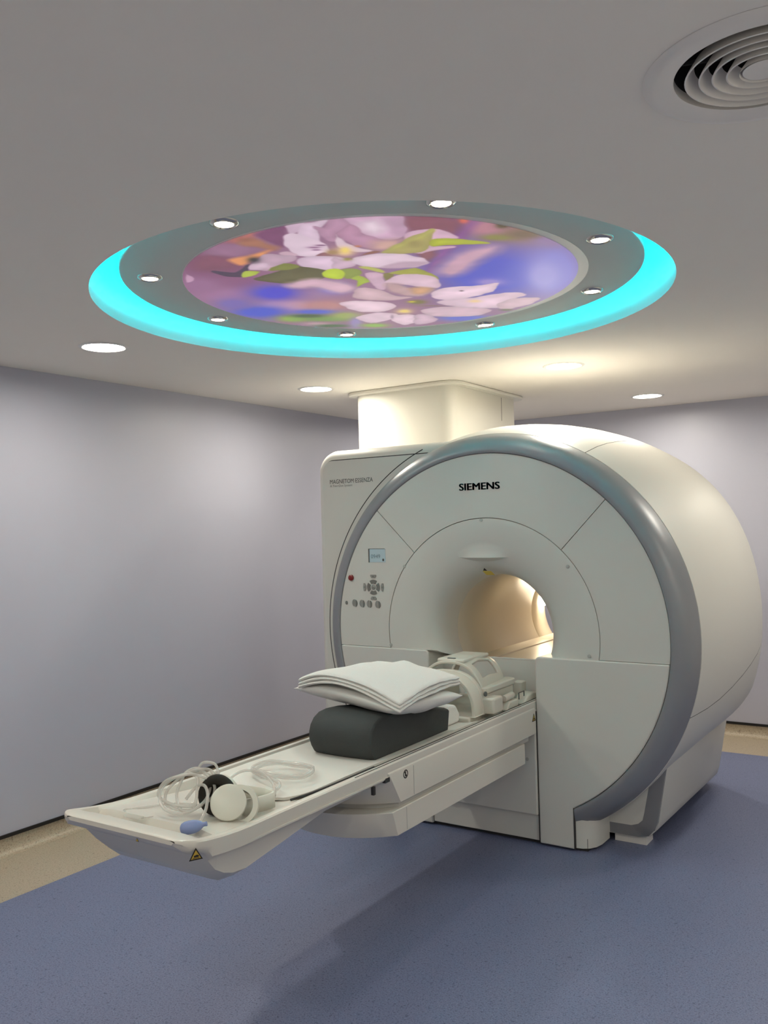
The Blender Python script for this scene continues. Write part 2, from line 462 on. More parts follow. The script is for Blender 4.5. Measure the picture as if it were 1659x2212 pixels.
PETALS = [
 ([(-0.344,-0.935),(-0.204,-0.995),(-0.112,-0.942),(-0.081,-0.813),(-0.168,-0.795),(-0.292,-0.803),(-0.348,-0.87)],(148,106,134),0.03),
 ([(-0.374,-0.913),(-0.292,-0.803),(-0.342,-0.677),(-0.502,-0.705),(-0.536,-0.807)],(132,80,100),0.04),
 ([(-0.118,-0.988),(0.001,-1.013),(0.052,-1.01),(-0.025,-0.954),(-0.116,-0.946)],(190,112,100),0.03),
 ([(0.014,-0.983),(0.111,-1.002),(0.198,-0.989),(0.108,-0.89),(-0.003,-0.773),(-0.01,-0.862),(-0.0,-0.935)],(128,76,112),0.014),
 ([(-0.12,-0.949),(-0.025,-0.954),(-0.02,-0.85),(-0.015,-0.783),(-0.069,-0.761),(-0.094,-0.845),(-0.125,-0.89)],(170,114,92),0.02),
 ([(-0.309,-0.794),(-0.209,-0.782),(-0.083,-0.794),(-0.078,-0.767),(-0.198,-0.728),(-0.325,-0.687),(-0.334,-0.743)],(228,150,98),0.016),
 ([(-0.634,-0.759),(-0.657,-0.673),(-0.73,-0.65)],(200,154,184),0.01),
 ([(0.625,-0.764),(0.783,-0.596),(0.687,-0.46),(0.669,-0.534),(0.558,-0.621)],(138,82,100),0.03),
 ([(0.301,-0.055),(0.521,-0.302),(0.652,-0.411),(0.754,-0.503),(0.818,-0.569),(0.848,-0.546),(0.728,-0.427),(0.597,-0.297),(0.452,-0.154),(0.325,-0.036)],(144,86,152),0.03),
 ([(0.342,-0.022),(0.486,-0.157),(0.64,-0.235),(0.763,-0.206),(0.74,-0.129),(0.6,-0.037),(0.436,0.086),(0.351,0.085)],(196,154,174),0.05),
 ([(0.433,-0.343),(0.537,-0.344),(0.407,-0.19),(0.404,-0.281)],(140,88,100),0.02),
 ([(0.519,-0.59),(0.591,-0.602),(0.664,-0.55),(0.681,-0.464),(0.671,-0.402),(0.595,-0.431),(0.499,-0.347),(0.422,-0.324),(0.469,-0.504)],(212,172,194),0.01),
 ([(0.515,-0.373),(0.585,-0.333),(0.599,-0.301),(0.453,-0.322),(0.417,-0.342)],(208,170,190),0.01),
 ([(0.196,-0.991),(0.262,-0.975),(0.223,-0.915),(0.142,-0.883),(0.141,-0.922)],(206,174,196),0.01),
 ([(0.248,-0.95),(0.321,-0.947),(0.372,-0.934),(0.309,-0.884),(0.245,-0.841),(0.163,-0.726),(0.148,-0.654),(0.072,-0.714),(0.072,-0.798),(0.164,-0.885)],(218,190,210),0.01),
 ([(0.427,-0.918),(0.514,-0.894),(0.629,-0.804),(0.606,-0.734),(0.543,-0.62),(0.459,-0.55),(0.392,-0.603),(0.379,-0.7),(0.392,-0.786),(0.4,-0.849)],(204,164,190),0.01),
 ([(0.552,-0.798),(0.61,-0.775),(0.577,-0.688),(0.517,-0.592),(0.491,-0.612),(0.522,-0.708)],(190,150,178),0.03),
 ([(0.439,-0.819),(0.489,-0.825),(0.523,-0.799),(0.482,-0.692),(0.42,-0.668),(0.406,-0.728)],(228,204,218),0.03),
 ([(0.274,-0.912),(0.297,-0.876),(0.364,-0.932),(0.423,-0.921),(0.404,-0.828),(0.346,-0.8),(0.286,-0.77),(0.248,-0.7),(0.21,-0.72),(0.234,-0.811)],(186,140,168),0.01),
 ([(0.285,-0.774),(0.342,-0.802),(0.404,-0.835),(0.402,-0.778),(0.379,-0.7),(0.412,-0.587),(0.454,-0.542),(0.354,-0.461),(0.275,-0.551),(0.265,-0.652)],(184,136,164),0.01),
 ([(0.359,-0.59),(0.459,-0.55),(0.474,-0.525),(0.359,-0.457),(0.295,-0.508)],(202,160,152),0.04),
 ([(0.285,-0.774),(0.262,-0.692),(0.255,-0.58),(0.286,-0.482),(0.219,-0.518),(0.19,-0.618)],(222,194,208),0.01),
 ([(0.068,-0.862),(0.14,-0.904),(0.166,-0.864),(0.168,-0.784),(0.164,-0.684),(0.115,-0.593),(0.048,-0.578),(-0.009,-0.612),(-0.024,-0.681),(0.005,-0.767)],(224,198,214),0.01),
 ([(0.199,-0.466),(0.28,-0.486),(0.3,-0.454),(0.242,-0.455)],(150,100,90),0.01),
 ([(0.036,-0.589),(0.092,-0.6),(0.091,-0.534),(0.048,-0.551)],(150,100,112),0.01),
 ([(-0.067,-0.601),(-0.014,-0.605),(0.061,-0.568),(0.116,-0.502),(0.106,-0.393),(0.038,-0.348),(-0.047,-0.379),(-0.109,-0.441),(-0.113,-0.518)],(212,184,204),0.01),
 ([(0.091,-0.529),(0.096,-0.467),(0.135,-0.436),(0.091,-0.35),(0.012,-0.351),(-0.022,-0.378)],(206,174,194),0.01),
 ([(0.148,-0.455),(0.241,-0.453),(0.34,-0.403),(0.398,-0.285),(0.393,-0.171),(0.318,-0.154),(0.202,-0.215),(0.123,-0.294),(0.105,-0.37)],(220,194,210),0.01),
 ([(0.174,-0.253),(0.279,-0.268),(0.359,-0.222),(0.389,-0.171),(0.303,-0.156),(0.209,-0.2)],(192,160,180),0.016),
 ([(0.297,-0.437),(0.415,-0.494),(0.511,-0.547),(0.594,-0.557),(0.65,-0.575),(0.558,-0.434),(0.472,-0.341),(0.391,-0.354)],(172,160,98),0.01),
 ([(0.306,-0.438),(0.381,-0.44),(0.479,-0.47),(0.563,-0.506),(0.636,-0.56),(0.542,-0.523),(0.453,-0.503)],(190,184,100),0.02),
 ([(0.577,-0.458),(0.637,-0.424),(0.7,-0.348),(0.754,-0.253),(0.673,-0.296),(0.588,-0.352),(0.526,-0.379)],(174,180,56),0.01),
 ([(-0.064,-0.734),(-0.019,-0.721),(-0.022,-0.657),(-0.057,-0.658),(-0.084,-0.702)],(208,172,188),0.01),
 ([(-0.437,-0.496),(-0.318,-0.506),(-0.182,-0.524),(-0.125,-0.503),(-0.071,-0.385),(-0.163,-0.275),(-0.273,-0.281),(-0.358,-0.321),(-0.417,-0.411)],(100,94,66),0.01),
 ([(-0.498,-0.714),(-0.471,-0.68),(-0.431,-0.623),(-0.316,-0.68),(-0.296,-0.665),(-0.436,-0.549),(-0.512,-0.596),(-0.517,-0.666)],(80,62,84),0.01),
 ([(-0.333,-0.645),(-0.21,-0.715),(-0.113,-0.751),(-0.078,-0.701),(-0.046,-0.653),(-0.067,-0.601),(-0.163,-0.582),(-0.252,-0.53),(-0.324,-0.587)],(190,158,176),0.01),
 ([(-0.346,-0.631),(-0.277,-0.674),(-0.208,-0.642),(-0.295,-0.577),(-0.344,-0.599)],(216,186,204),0.01),
 ([(-0.281,-0.549),(-0.151,-0.597),(-0.123,-0.514),(-0.205,-0.505)],(130,132,64),0.01),
 ([(-0.46,-0.541),(-0.375,-0.616),(-0.328,-0.565),(-0.386,-0.535)],(178,192,72),0.01),
 ([(-0.012,-0.338),(0.055,-0.322),(0.061,-0.254),(-0.009,-0.191),(-0.074,-0.203)],(140,152,72),0.01),
 ([(-0.125,-0.325),(-0.062,-0.378),(-0.005,-0.358),(-0.03,-0.274),(-0.093,-0.218),(-0.14,-0.256)],(188,206,60),0.01),
 ([(-0.055,-0.188),(0.014,-0.213),(0.001,-0.088),(-0.048,-0.071),(-0.121,-0.043),(-0.052,-0.13)],(168,186,66),0.01),
 ([(0.09,-0.331),(0.131,-0.299),(0.157,-0.203),(0.125,-0.176),(0.093,-0.274)],(188,188,98),0.01),
 ([(0.11,-0.143),(0.153,-0.141),(0.137,-0.088),(0.063,-0.044)],(130,120,70),0.01),
 ([(-0.377,-0.308),(-0.214,-0.316),(-0.152,-0.239),(-0.125,-0.133),(-0.139,-0.028),(-0.253,-0.0),(-0.294,-0.155),(-0.391,-0.233)],(206,168,184),0.03),
 ([(0.057,-0.218),(0.111,-0.158),(-0.018,0.071),(-0.054,0.061),(-0.019,-0.075)],(206,168,190),0.01),
 ([(0.153,-0.141),(0.24,-0.153),(0.31,-0.112),(0.304,0.014),(0.289,0.104),(0.262,-0.004),(0.192,-0.077)],(162,160,70),0.01),
 ([(0.042,-0.026),(0.156,-0.089),(0.252,-0.045),(0.289,0.069),(0.253,0.181),(0.196,0.245),(0.13,0.155),(0.081,0.042)],(216,184,200),0.01),
 ([(0.029,-0.0),(0.081,0.042),(0.09,0.159),(0.14,0.2),(0.189,0.258),(0.062,0.33),(-0.015,0.267),(-0.029,0.138)],(190,154,158),0.02),
 ([(0.092,0.142),(0.148,0.187),(0.17,0.243),(0.086,0.29),(0.042,0.254)],(206,158,124),0.02),
 ([(-0.126,-0.016),(-0.062,0.073),(-0.053,0.236),(0.001,0.32),(-0.117,0.305),(-0.214,0.226),(-0.255,0.111)],(200,166,176),0.01),
 ([(-0.388,0.167),(-0.314,0.165),(-0.224,0.239),(-0.16,0.355),(-0.185,0.442),(-0.297,0.486),(-0.397,0.416),(-0.418,0.294)],(222,192,206),0.01),
 ([(-0.124,0.606),(0.016,0.609),(0.146,0.694),(0.215,0.864),(0.086,0.922),(-0.059,0.849),(-0.134,0.763)],(206,174,188),0.01),
 ([(0.049,0.484),(0.16,0.491),(0.273,0.543),(0.439,0.559),(0.526,0.661),(0.396,0.726),(0.26,0.832),(0.13,0.725),(0.042,0.564)],(216,186,202),0.01),
 ([(0.276,0.779),(0.41,0.696),(0.494,0.732),(0.543,0.797),(0.427,0.881),(0.285,0.899)],(204,172,186),0.01),
 ([(0.096,0.337),(0.195,0.263),(0.292,0.286),(0.405,0.341),(0.498,0.361),(0.402,0.489),(0.288,0.515),(0.165,0.516),(0.086,0.452)],(226,196,212),0.01),
 ([(-0.52,0.513),(-0.402,0.468),(-0.304,0.512),(-0.275,0.598),(-0.388,0.674),(-0.521,0.674)],(218,188,204),0.01),
 ([(-0.367,0.666),(-0.281,0.607),(-0.205,0.655),(-0.254,0.786),(-0.364,0.858),(-0.399,0.792)],(224,194,208),0.01),
 ([(-0.208,0.677),(-0.143,0.707),(-0.152,0.846),(-0.237,0.902),(-0.323,0.882)],(202,170,188),0.01),
]

PR = 0.765
pic = thing('light_panel', 'round backlit print of pink apple blossom on the ceiling disc', 'light panel', (RX, RY, RZ))
mesh('frame', *ring_z((RX + 0.010, RY + 0.0066, RZ), [(PR - 0.022, -0.0008), (PR - 0.022, -0.0012), (PR + 0.003, -0.0012), (PR + 0.017, -0.0012), (PR + 0.020, -0.0010), (PR + 0.020, -0.0002)], 128), 'trim_white', pic, smooth=40)
NU = 460
def lin(c):
    c = np.asarray(c, float) / 255
    return np.where(c <= 0.04045, c / 12.92, ((c + 0.055) / 1.055) ** 2.4)
ax = np.linspace(-1, 1, NU)
GU, GV = np.meshgrid(ax, ax, indexing='ij')
img = np.zeros((NU, NU, 3)); img[:] = (150, 108, 136)
rs = np.random.RandomState(3)
def soft_noise(step):
    c = rs.rand(step + 2, step + 2); t = np.linspace(0, step, NU)
    i = t.astype(int); f = t - i; f = f * f * (3 - 2 * f)
    r = c[i] * (1 - f)[:, None] + c[i + 1] * f[:, None]
    return r[:, i] * (1 - f)[None] + r[:, i + 1] * f[None]
def blend(mask, col):
    global img
    img = img * (1 - mask[..., None]) + np.asarray(col, float) * mask[..., None]
def ellipse(e, hard):
    det = e[2] * e[5] - e[3] * e[4]
    du, dv = GU - e[0], GV - e[1]
    a = (du * e[5] - dv * e[4]) / det; b = (dv * e[2] - du * e[3]) / det
    return np.exp(-(a * a + b * b) * hard)
for e in BLOBS: blend(np.clip(ellipse(e, 0.9) * 1.35, 0, 1), e[6:])
N1, N2 = soft_noise(14), soft_noise(40)
for poly, colr, soft in PETALS:
    p = np.array([tuple(t)[:2] for t in smooth_path([(a_, b_, 0) for a_, b_ in poly], 3, True)]); q = np.roll(p, -1, 0)
    inside = np.zeros((NU, NU), bool); dist = np.full((NU, NU), 9.0)
    for (x0, y0), (x1, y1) in zip(p, q):
        cross = ((y0 > GV) != (y1 > GV)) & (GU < (x1 - x0) * (GV - y0) / (y1 - y0 + 1e-12) + x0)
        inside ^= cross
        ex, ey = x1 - x0, y1 - y0; L2 = ex * ex + ey * ey + 1e-12
        t = np.clip(((GU - x0) * ex + (GV - y0) * ey) / L2, 0, 1)
        dist = np.minimum(dist, np.hypot(GU - x0 - t * ex, GV - y0 - t * ey))
    sd = np.where(inside, dist, -dist) + (N2 - 0.5) * 0.016
    mask = np.clip(0.5 + sd / (soft * 2 if soft > 0.012 else soft), 0, 1)
    tone = 1.05 - 0.24 * np.exp(-np.clip(sd, 0, 1) / 0.05) * N1 + (N1 - 0.5) * 0.16 + (N2 - 0.5) * 0.05
    img = img * (1 - mask[..., None]) + np.clip(np.asarray(colr, float) * tone[..., None], 0, 255) * mask[..., None]
for e in DOTS: blend(np.clip(ellipse(e, 1.2) * 1.1 * (0.55 + 0.9 * N2), 0, 1), e[6:])
cols = np.concatenate([lin(np.clip(img, 0, 255)), np.ones((NU, NU, 1))], 2)
inside = GU ** 2 + GV ** 2 <= 1.0
idx = -np.ones((NU, NU), int); rad = np.hypot(GU, GV)
use = rad <= 1.0 + 2.0 / NU
idx[use] = np.arange(use.sum())
sc = np.where(rad > 0.999, 0.999 / np.maximum(rad, 1e-9), 1.0)[use]
pv = np.stack([GU[use] * sc * PR - 0.005, GV[use] * sc * PR - 0.0033, np.full(use.sum(), -0.003)], 1)
a, b, c, d = idx[:-1, :-1], idx[:-1, 1:], idx[1:, 1:], idx[1:, :-1]
ok = (a >= 0) & (b >= 0) & (c >= 0) & (d >= 0)
pf = np.stack([a[ok], b[ok], c[ok], d[ok]], 1)
me = bpy.data.meshes.new('print'); me.from_pydata(pv.tolist(), [], pf.tolist())
at = me.color_attributes.new('ink', 'FLOAT_COLOR', 'POINT'); at.data.foreach_set('color', cols[use].astype(np.float32).ravel())
m = bpy.data.materials.new('backlit_print'); m.use_nodes = True; nt = m.node_tree
bs = nt.nodes['Principled BSDF']; an = nt.nodes.new('ShaderNodeAttribute'); an.attribute_name = 'ink'
nt.links.new(an.outputs['Color'], bs.inputs['Emission Color']); bs.inputs['Emission Strength'].default_value = 0.93
bs.inputs['Base Color'].default_value = (0.05, 0.05, 0.05, 1); bs.inputs['Roughness'].default_value = 0.5
me.materials.append(m)
po = bpy.data.objects.new('print', me); COL.objects.link(po); po.parent = pic
po['label'] = 'backlit photo print of pink apple blossom and blue sky'

# eight small spotlights round the print
def spot(loc):
    s = thing('spotlight', '', 'spotlight', loc, 'spotlights in the ceiling disc')
    mesh('trim_ring', *ring_z(loc, [(0.030, -0.0005), (0.030, -0.007), (0.036, -0.010), (0.045, -0.006), (0.047, -0.0003)], 40), 'chrome', s, smooth=50)
    mesh('lens', *ring_z(loc, [(0.0305, -0.0045), (0.022, -0.0075), (0.010, -0.009), (0.0005, -0.0095)], 32), 'spot_lens', s, smooth=60)
    ld = bpy.data.lights.new('beam', 'SPOT'); ld.energy = SPOT_BEAM; ld.color = SPOT_COL; ld.spot_size = math.radians(75); ld.spot_blend = 0.8; ld.shadow_soft_size = 0.02
    lo = bpy.data.objects.new('beam', ld); COL.objects.link(lo); lo.parent = s; lo.location = (0, 0, -0.012)
    return s
SPOT_LABELS = ['small round spotlight at the right end of the ceiling disc, upper of the two there',
               'small round spotlight at the right end of the ceiling disc, lower of the two there',
               'small round spotlight below the print, right of the lowest one',
               'lowest small round spotlight, below the middle of the ceiling print',
               'small round spotlight below the left part of the ceiling print',
               'leftmost small round spotlight on the ceiling disc',
               'small round spotlight above the left part of the ceiling print',
               'topmost small round spotlight on the ceiling disc, above the print']
s0 = None
for k in range(8):
    a = k * PI / 4
    loc = Vector((RX + 0.89 * math.cos(a), RY + 0.89 * math.sin(a), RZ))
    if s0 is None: s0 = spot(loc); s0['label'] = SPOT_LABELS[0]
    else: copy_thing(s0, loc, SPOT_LABELS[k])

# recessed downlights
def downlight(loc):
    s = thing('downlight', '', 'downlight', loc, 'round downlights in the ceiling')
    mesh('trim_ring', *ring_z(loc, [(0.0945, 0.012), (0.0945, -0.003), (0.098, -0.006), (0.110, -0.005), (0.116, -0.0005)], 48), 'trim_white', s, smooth=50)
    mesh('housing', *ring_z(loc, [(0.0988, 0.0), (0.0988, 0.11), (0.0005, 0.11)], 40), 'trim_white', s, smooth=40)
    mesh('lens', *disc_z(loc, 0.0944, 0.006, 48), 'downlight_lens', s, smooth=0)
    return s
DL = ['round white downlight in the ceiling left of the glowing cyan recess', 'round white downlight in the ceiling just left of the white ceiling duct',
      'round white downlight in the ceiling directly above the scanner', 'round white downlight in the ceiling near the back wall right of the scanner top',
      'round white downlight hidden behind the white ceiling duct', 'round white downlight right of the scanner, outside the photo', 'round white downlight by the back wall, outside the photo',
      'round white downlight near the viewer by the left wall, outside the photo', 'round white downlight right of the ceiling vent, outside the photo',
      'round white downlight added for more light left of the viewer, outside the photo', 'round white downlight added for more light behind the viewer, outside the photo', 'round white downlight added for more light right of the viewer, outside the photo']
d0 = None
for (x, y), lab in zip(LIGHTS, DL):
    if d0 is None: d0 = downlight(Vector((x, y, HC))); d0['label'] = lab
    else: copy_thing(d0, Vector((x, y, HC)), lab)

# round air vent
vent = thing('ceiling_vent', 'round ceiling air vent with concentric louvre rings', 'air vent', (VX, VY, HC))
vc = (VX, VY, HC)
mesh('flange', *ring_z(vc, [(0.171, 0.02), (0.171, 0.0), (0.178, -0.005), (0.195, -0.006), (0.205, -0.009), (0.222, -0.008), (0.232, -0.0005)], 80), 'vent_paint', vent, smooth=50)
mesh('duct', *ring_z(vc, [(0.172, 0.012), (0.172, 0.22), (0.0005, 0.22)], 64), 'duct_dark', vent, smooth=40)
for r in (0.150, 0.123, 0.098, 0.071):
    mesh('louvre_ring', *ring_z(vc, [(r, -0.004), (r - 0.004, 0.004), (r - 0.018, 0.026), (r - 0.020, 0.025), (r - 0.007, 0.004), (r - 0.003, -0.005)], 72, closed=True), 'vent_paint', vent, smooth=60)
mesh('centre_cone', *ring_z(vc, [(0.046, -0.004), (0.043, 0.004), (0.026, 0.026), (0.0005, 0.026), (0.0005, 0.002), (0.040, -0.002)], 64), 'vent_paint', vent, smooth=60)
for k in range(4):
    a = math.radians(20 + 90 * k)
    p = [(VX + r * math.cos(a), VY + r * math.sin(a), HC + 0.034) for r in (0.03, 0.168)]
    mesh('support_bar', *tube(p, 0.006, 6), 'duct_dark', vent)

# ================================================================== the scanner
mri = thing('mri_scanner', 'large white MRI scanner with a round bore and a grey ring around its front', 'MRI scanner', (CX, FY + 0.6, 0))
ZS = 0.937                                     # top of the lower front covers
R_IN, R_OUT = 0.6055, 0.937
D = math.radians
def lo_r(y, r): return math.asin((ZS + 0.002 - CZ) / r)
def lo_l(y, r): return PI - lo_r(y, r)
g = 0.0018
# front panels, split by thin joints
def sector(name, a0, a1, y=FY):
    P = []
    for r in np.linspace(R_IN, R_OUT, 5):
        b0 = a0(y, r) if callable(a0) else a0 + g / r
        b1 = a1(y, r) if callable(a1) else a1 - g / r
        P.append([(CX + r * math.cos(b0 + (b1 - b0) * k / 48), y, CZ + r * math.sin(b0 + (b1 - b0) * k / 48)) for k in range(49)])
    rim = [p for p in P[0]] + [row[-1] for row in P[1:]] + P[-1][-2::-1] + [row[0] for row in P[-2:0:-1]]
    rim2 = [(a, b + 0.016, c) for a, b, c in rim]
    o = mesh(name, *join(grid(P), grid([rim, rim2], closed_v=True)), 'white_plastic', mri, smooth=30)
    return o
A1, A2 = D(46), D(135)
sector('front_panel', A1, A2)
fp_r = sector('front_panel', lo_r, A1)
fp_l = sector('front_panel', A2, lo_l)
mesh('joint_backing', *rev_y([(FY + 0.017, 0.57), (FY + 0.017, 0.97)], lambda y, r: lo_r(y, r) + 0.004, lambda y, r: lo_l(y, r) - 0.004, 96), 'joint_grey', mri)

# funnel leading into the bore
ZC = lambda y: ZS + (0.868 - ZS) * min(1.0, max(0.0, (y - FY) / 0.235))
f_lo = lambda y, r: math.asin((ZC(y) - CZ) / r)
f_hi = lambda y, r: PI - f_lo(y, r)
fprof = [(FY + 0.008, 0.6035), (FY + 0.001, 0.6015), (FY, 0.59), (FY + 0.002, 0.55), (FY + 0.007, 0.50), (FY + 0.016, 0.45), (FY + 0.030, 0.405), (FY + 0.052, 0.366), (FY + 0.082, 0.336), (FY + 0.12, 0.316), (FY + 0.17, 0.304), (FY + 0.235, 0.300)]
mesh('bore_funnel', *rev_y(fprof, f_lo, f_hi, 96), 'white_plastic', mri, smooth=60)
BZ = 0.868
b_lo = lambda y, r: math.asin((BZ - CZ) / r)
b_hi = lambda y, r: PI - b_lo(y, r)
tubeprof = [(FY + 0.2375, 0.3015), (FY + 0.24, 0.299), (4.8, 0.299), (5.338, 0.299)]
mesh('bore_tube', *rev_y(tubeprof, b_lo, b_hi, 72), 'bore_plastic', mri, smooth=60)
mesh('bore_tube', *rev_y([(5.342, 0.3015), (5.345, 0.299), (5.48, 0.299), (5.56, 0.303), (5.60, 0.318), (5.615, 0.345)], b_lo, b_hi, 72), 'bore_plastic', mri, smooth=60)
# bed of the bore: flat floor with two rails
hw = math.sqrt(0.3 ** 2 - (CZ - BZ) ** 2)
fl_pts = [[(CX - hw, y, BZ), (CX - 0.17, y, BZ), (CX - 0.165, y, BZ + 0.002), (CX - 0.12, y, BZ + 0.002), (CX - 0.115, y, BZ - 0.004), (CX + 0.115, y, BZ - 0.004), (CX + 0.12, y, BZ + 0.002), (CX + 0.165, y, BZ + 0.002), (CX + 0.17, y, BZ), (CX + hw, y, BZ)] for y in (FY + 0.235, 4.8, 5.6)]
mesh('bore_floor', *grid(fl_pts), 'bore_plastic', mri, smooth=20)
# lower lip of the funnel, between the lower covers
lipw = 0.283
ypr = [y for y, r in fprof if y > FY + 0.10] 
rows = []
for y, r in fprof[2:]:
    z = ZC(y); w = math.sqrt(max(r * r - (CZ - z) ** 2, 1e-6))
    rows.append((y, z, w))
shelf = []
for s in (-1, 1):
    P = [[(CX + s * w, y, z), (CX + s * min(w - 0.001, 0.30), y, z)] for y, z, w in rows]
    mesh('funnel_shelf', *grid(P), 'white_plastic', mri, smooth=30)
lipP = [[(CX + t * 0.30, y, z) for t in np.linspace(-1, 1, 9)] for y, z in ((4.262, 0.893), (4.268, 0.898), (FY + 0.20, 0.880), (FY + 0.236, 0.868))]
mesh('bore_lip', *grid(lipP), 'white_plastic', mri, smooth=60)
# screw caps
for x, z in ((-2.115, 1.628), (-2.592, 1.387), (-1.648, 1.388), (-1.552, 0.955), (-2.694, 0.953)):
    mesh('screw_cap', *lathe_dir((x, FY - 0.0005, z), (0, -1, 0), [(0.009, 0), (0.009, 0.0012), (0.006, 0.002)], 16), 'screw_grey', mri)
# visor-like brow over the bore
P = []
for v in np.linspace(0, 1, 12):
    row = []
    for u in np.linspace(-1, 1, 33):
        e = max(0.0, 1 - u * u)
        z = 1.434 - 0.002 * e + 0.085 * v * (0.35 + 0.65 * e)
        dx = u * 0.145; r = math.hypot(dx - 0.02, z - CZ)
        ys = np.interp(-r, [-0.6015, -0.55, -0.50, -0.45, -0.405, -0.366], [FY, FY + 0.002, FY + 0.007, FY + 0.016, FY + 0.030, FY + 0.052])
        row.append((CX - 0.02 + dx, ys - 0.030 * e ** 1.5 * (1 - v) ** 1.8, z))
    P.append(row)
under = []
for u in np.linspace(-1, 1, 33):
    e = max(0.0, 1 - u * u)
    dx = u * 0.145; z = 1.434 - 0.002 * e - 0.022 * e; r = math.hypot(dx - 0.02, z - CZ)
    ys = np.interp(-r, [-0.6015, -0.55, -0.50, -0.45, -0.405, -0.366], [FY, FY + 0.002, FY + 0.007, FY + 0.016, FY + 0.030, FY + 0.052])
    under.append((CX - 0.02 + dx, ys + 0.002, z))
mesh('bore_brow', *grid([under] + P), 'white_plastic', mri, smooth=32)
# laser aperture label
lab = mesh('warning_label', *plate((-2.106, 4.158, 1.352), (0, -0.82, -0.57), [(-0.030, 0.012), (0.020, 0.012), (0.034, -0.014), (-0.014, -0.014)], 0.001), 'sticker_yellow', mri, smooth=0)
lab['label'] = 'small yellow laser warning label'
mesh('symbol', *plate((-2.122, 4.150, 1.370), (0, -0.82, -0.57), [(0, 0.010), (0.012, -0.008), (-0.012, -0.008)], 0.001), 'sticker_black', lab, smooth=0)

# silver ring round the front
XC = 0.447
r_lo = lambda y, r: -math.acos(XC / r)
r_hi = lambda y, r: PI + math.acos(XC / r)
rprof = [(FY + 0.025, 0.939), (FY - 0.002, 0.9395), (FY - 0.006, 0.944), (FY - 0.004, 0.966), (FY + 0.008, 0.994), (FY + 0.032, 1.019), (FY + 0.068, 1.037), (FY + 0.108, 1.048), (FY + 0.112, 1.040)]
mesh('accent_ring', *rev_y(rprof, r_lo, r_hi, 160), 'silver_paint', mri, smooth=50)['label'] = 'silver grey ring around the front face'
# closing faces of the ring's two lower ends
for s in (-1, 1):
    pts = []
    for y, r in rprof[:-1]:
        pts.append((CX + s * XC, y, CZ - math.sqrt(r * r - XC * XC)))
    n = len(pts)
    back = [(p[0], FY + 0.12, p[2]) for p in pts]
    mesh('ring_end', *grid([pts, back]), 'silver_paint', mri, smooth=0)

# barrel cover: upper right, upper and left segments with joints, then the lower skirt
def bulge(y, t):
    s = max(0.0, min(1.0, (y - 4.25) / 0.5))
    d1 = (math.degrees(t) - 38) / 24; d2 = (math.degrees(t) - 142) / 24
    k = 1 + 0.038 * s * (math.exp(-d1 * d1) + math.exp(-d2 * d2))
    a = math.degrees(t) if t < PI / 2 else 180 - math.degrees(t)
    if a < -18:                                  # the lower covers draw in toward the feet
        r = float(np.interp(y, [q[0] for q in bprof], [q[1] for q in bprof]))
        if r > 1.052:
            u = min(1.0, (-18 - a) / 20.0); u = u * u * (3 - 2 * u)
            k *= 1 + u * (1.052 / r - 1)
    return k
bprof = [(FY + 0.111, 1.044), (FY + 0.113, 1.050), (4.27, 1.066), (4.34, 1.088), (4.45, 1.110), (4.60, 1.127), (4.75, 1.137), (4.90, 1.142), (5.05, 1.141), (5.20, 1.130), (5.32, 1.108), (5.42, 1.070), (5.50, 1.015), (5.56, 0.94), (5.595, 0.84), (5.61, 0.70), (5.615, 0.345)]
LOWSEAM = lambda y, r: -math.asin(min(1, max(-1, (0.357 - 0.24 * max(0, y - 4.22)) / max(r, 0.5))))
jg = 0.0016
def seg(name, a, b, m='white_gloss'):
    return mesh(name, *rev_y(bprof, a, b, 60, rfun=bulge), m, mri, smooth=50)
seg('barrel_cover', lambda y, r: LOWSEAM(y, r) + jg, lambda y, r: D(60.5) - jg)
seg('barrel_cover', lambda y, r: D(60.5) + jg, lambda y, r: D(119.5) - jg)
seg('barrel_cover', lambda y, r: D(119.5) + jg, lambda y, r: PI - LOWSEAM(y, r) - jg)
LOWEND = -D(62)
seg('lower_cover', lambda y, r: LOWEND, lambda y, r: LOWSEAM(y, r) - jg)
seg('lower_cover', lambda y, r: PI - LOWSEAM(y, r) + jg, lambda y, r: PI - LOWEND)
mesh('joint_backing', *rev_y([(y, r - 0.006) for y, r in bprof[1:12]], LOWEND, PI - LOWEND, 120, rfun=bulge), 'gap_dark', mri)

# lower front covers left and right of the table, cut by the ring's inner circle
def low_cover(name, s, xi, xo, label=None):
    poly = []
    rr = 0.022
    for k in range(7):                                   # rounded inner top corner
        t = PI / 2 * k / 6
        poly.append((xi + s * (rr - rr * math.cos(t)), ZS - rr + rr * math.sin(t)))
    a0 = math.asin((ZS - CZ) / 0.937); a1 = -math.acos(XC / 0.937)
    for k in range(37):
        t = a0 + (a1 - a0) * k / 36
        poly.append((CX + s * 0.937 * math.cos(t), CZ + 0.937 * math.sin(t)))
    poly.append((CX + s * XC, 0.012)); poly.append((xi, 0.012))
    if s > 0: poly = poly[::-1]
    o = mesh(name, *prism_y(poly, FY - 0.006, FY + 0.19), 'white_plastic', mri, smooth=30)
    bev(o, 0.007, 3, 50)
    return o
low_cover('lower_front_cover', 1, -1.835, 0)
low_cover('lower_front_cover', -1, -2.452, 0)
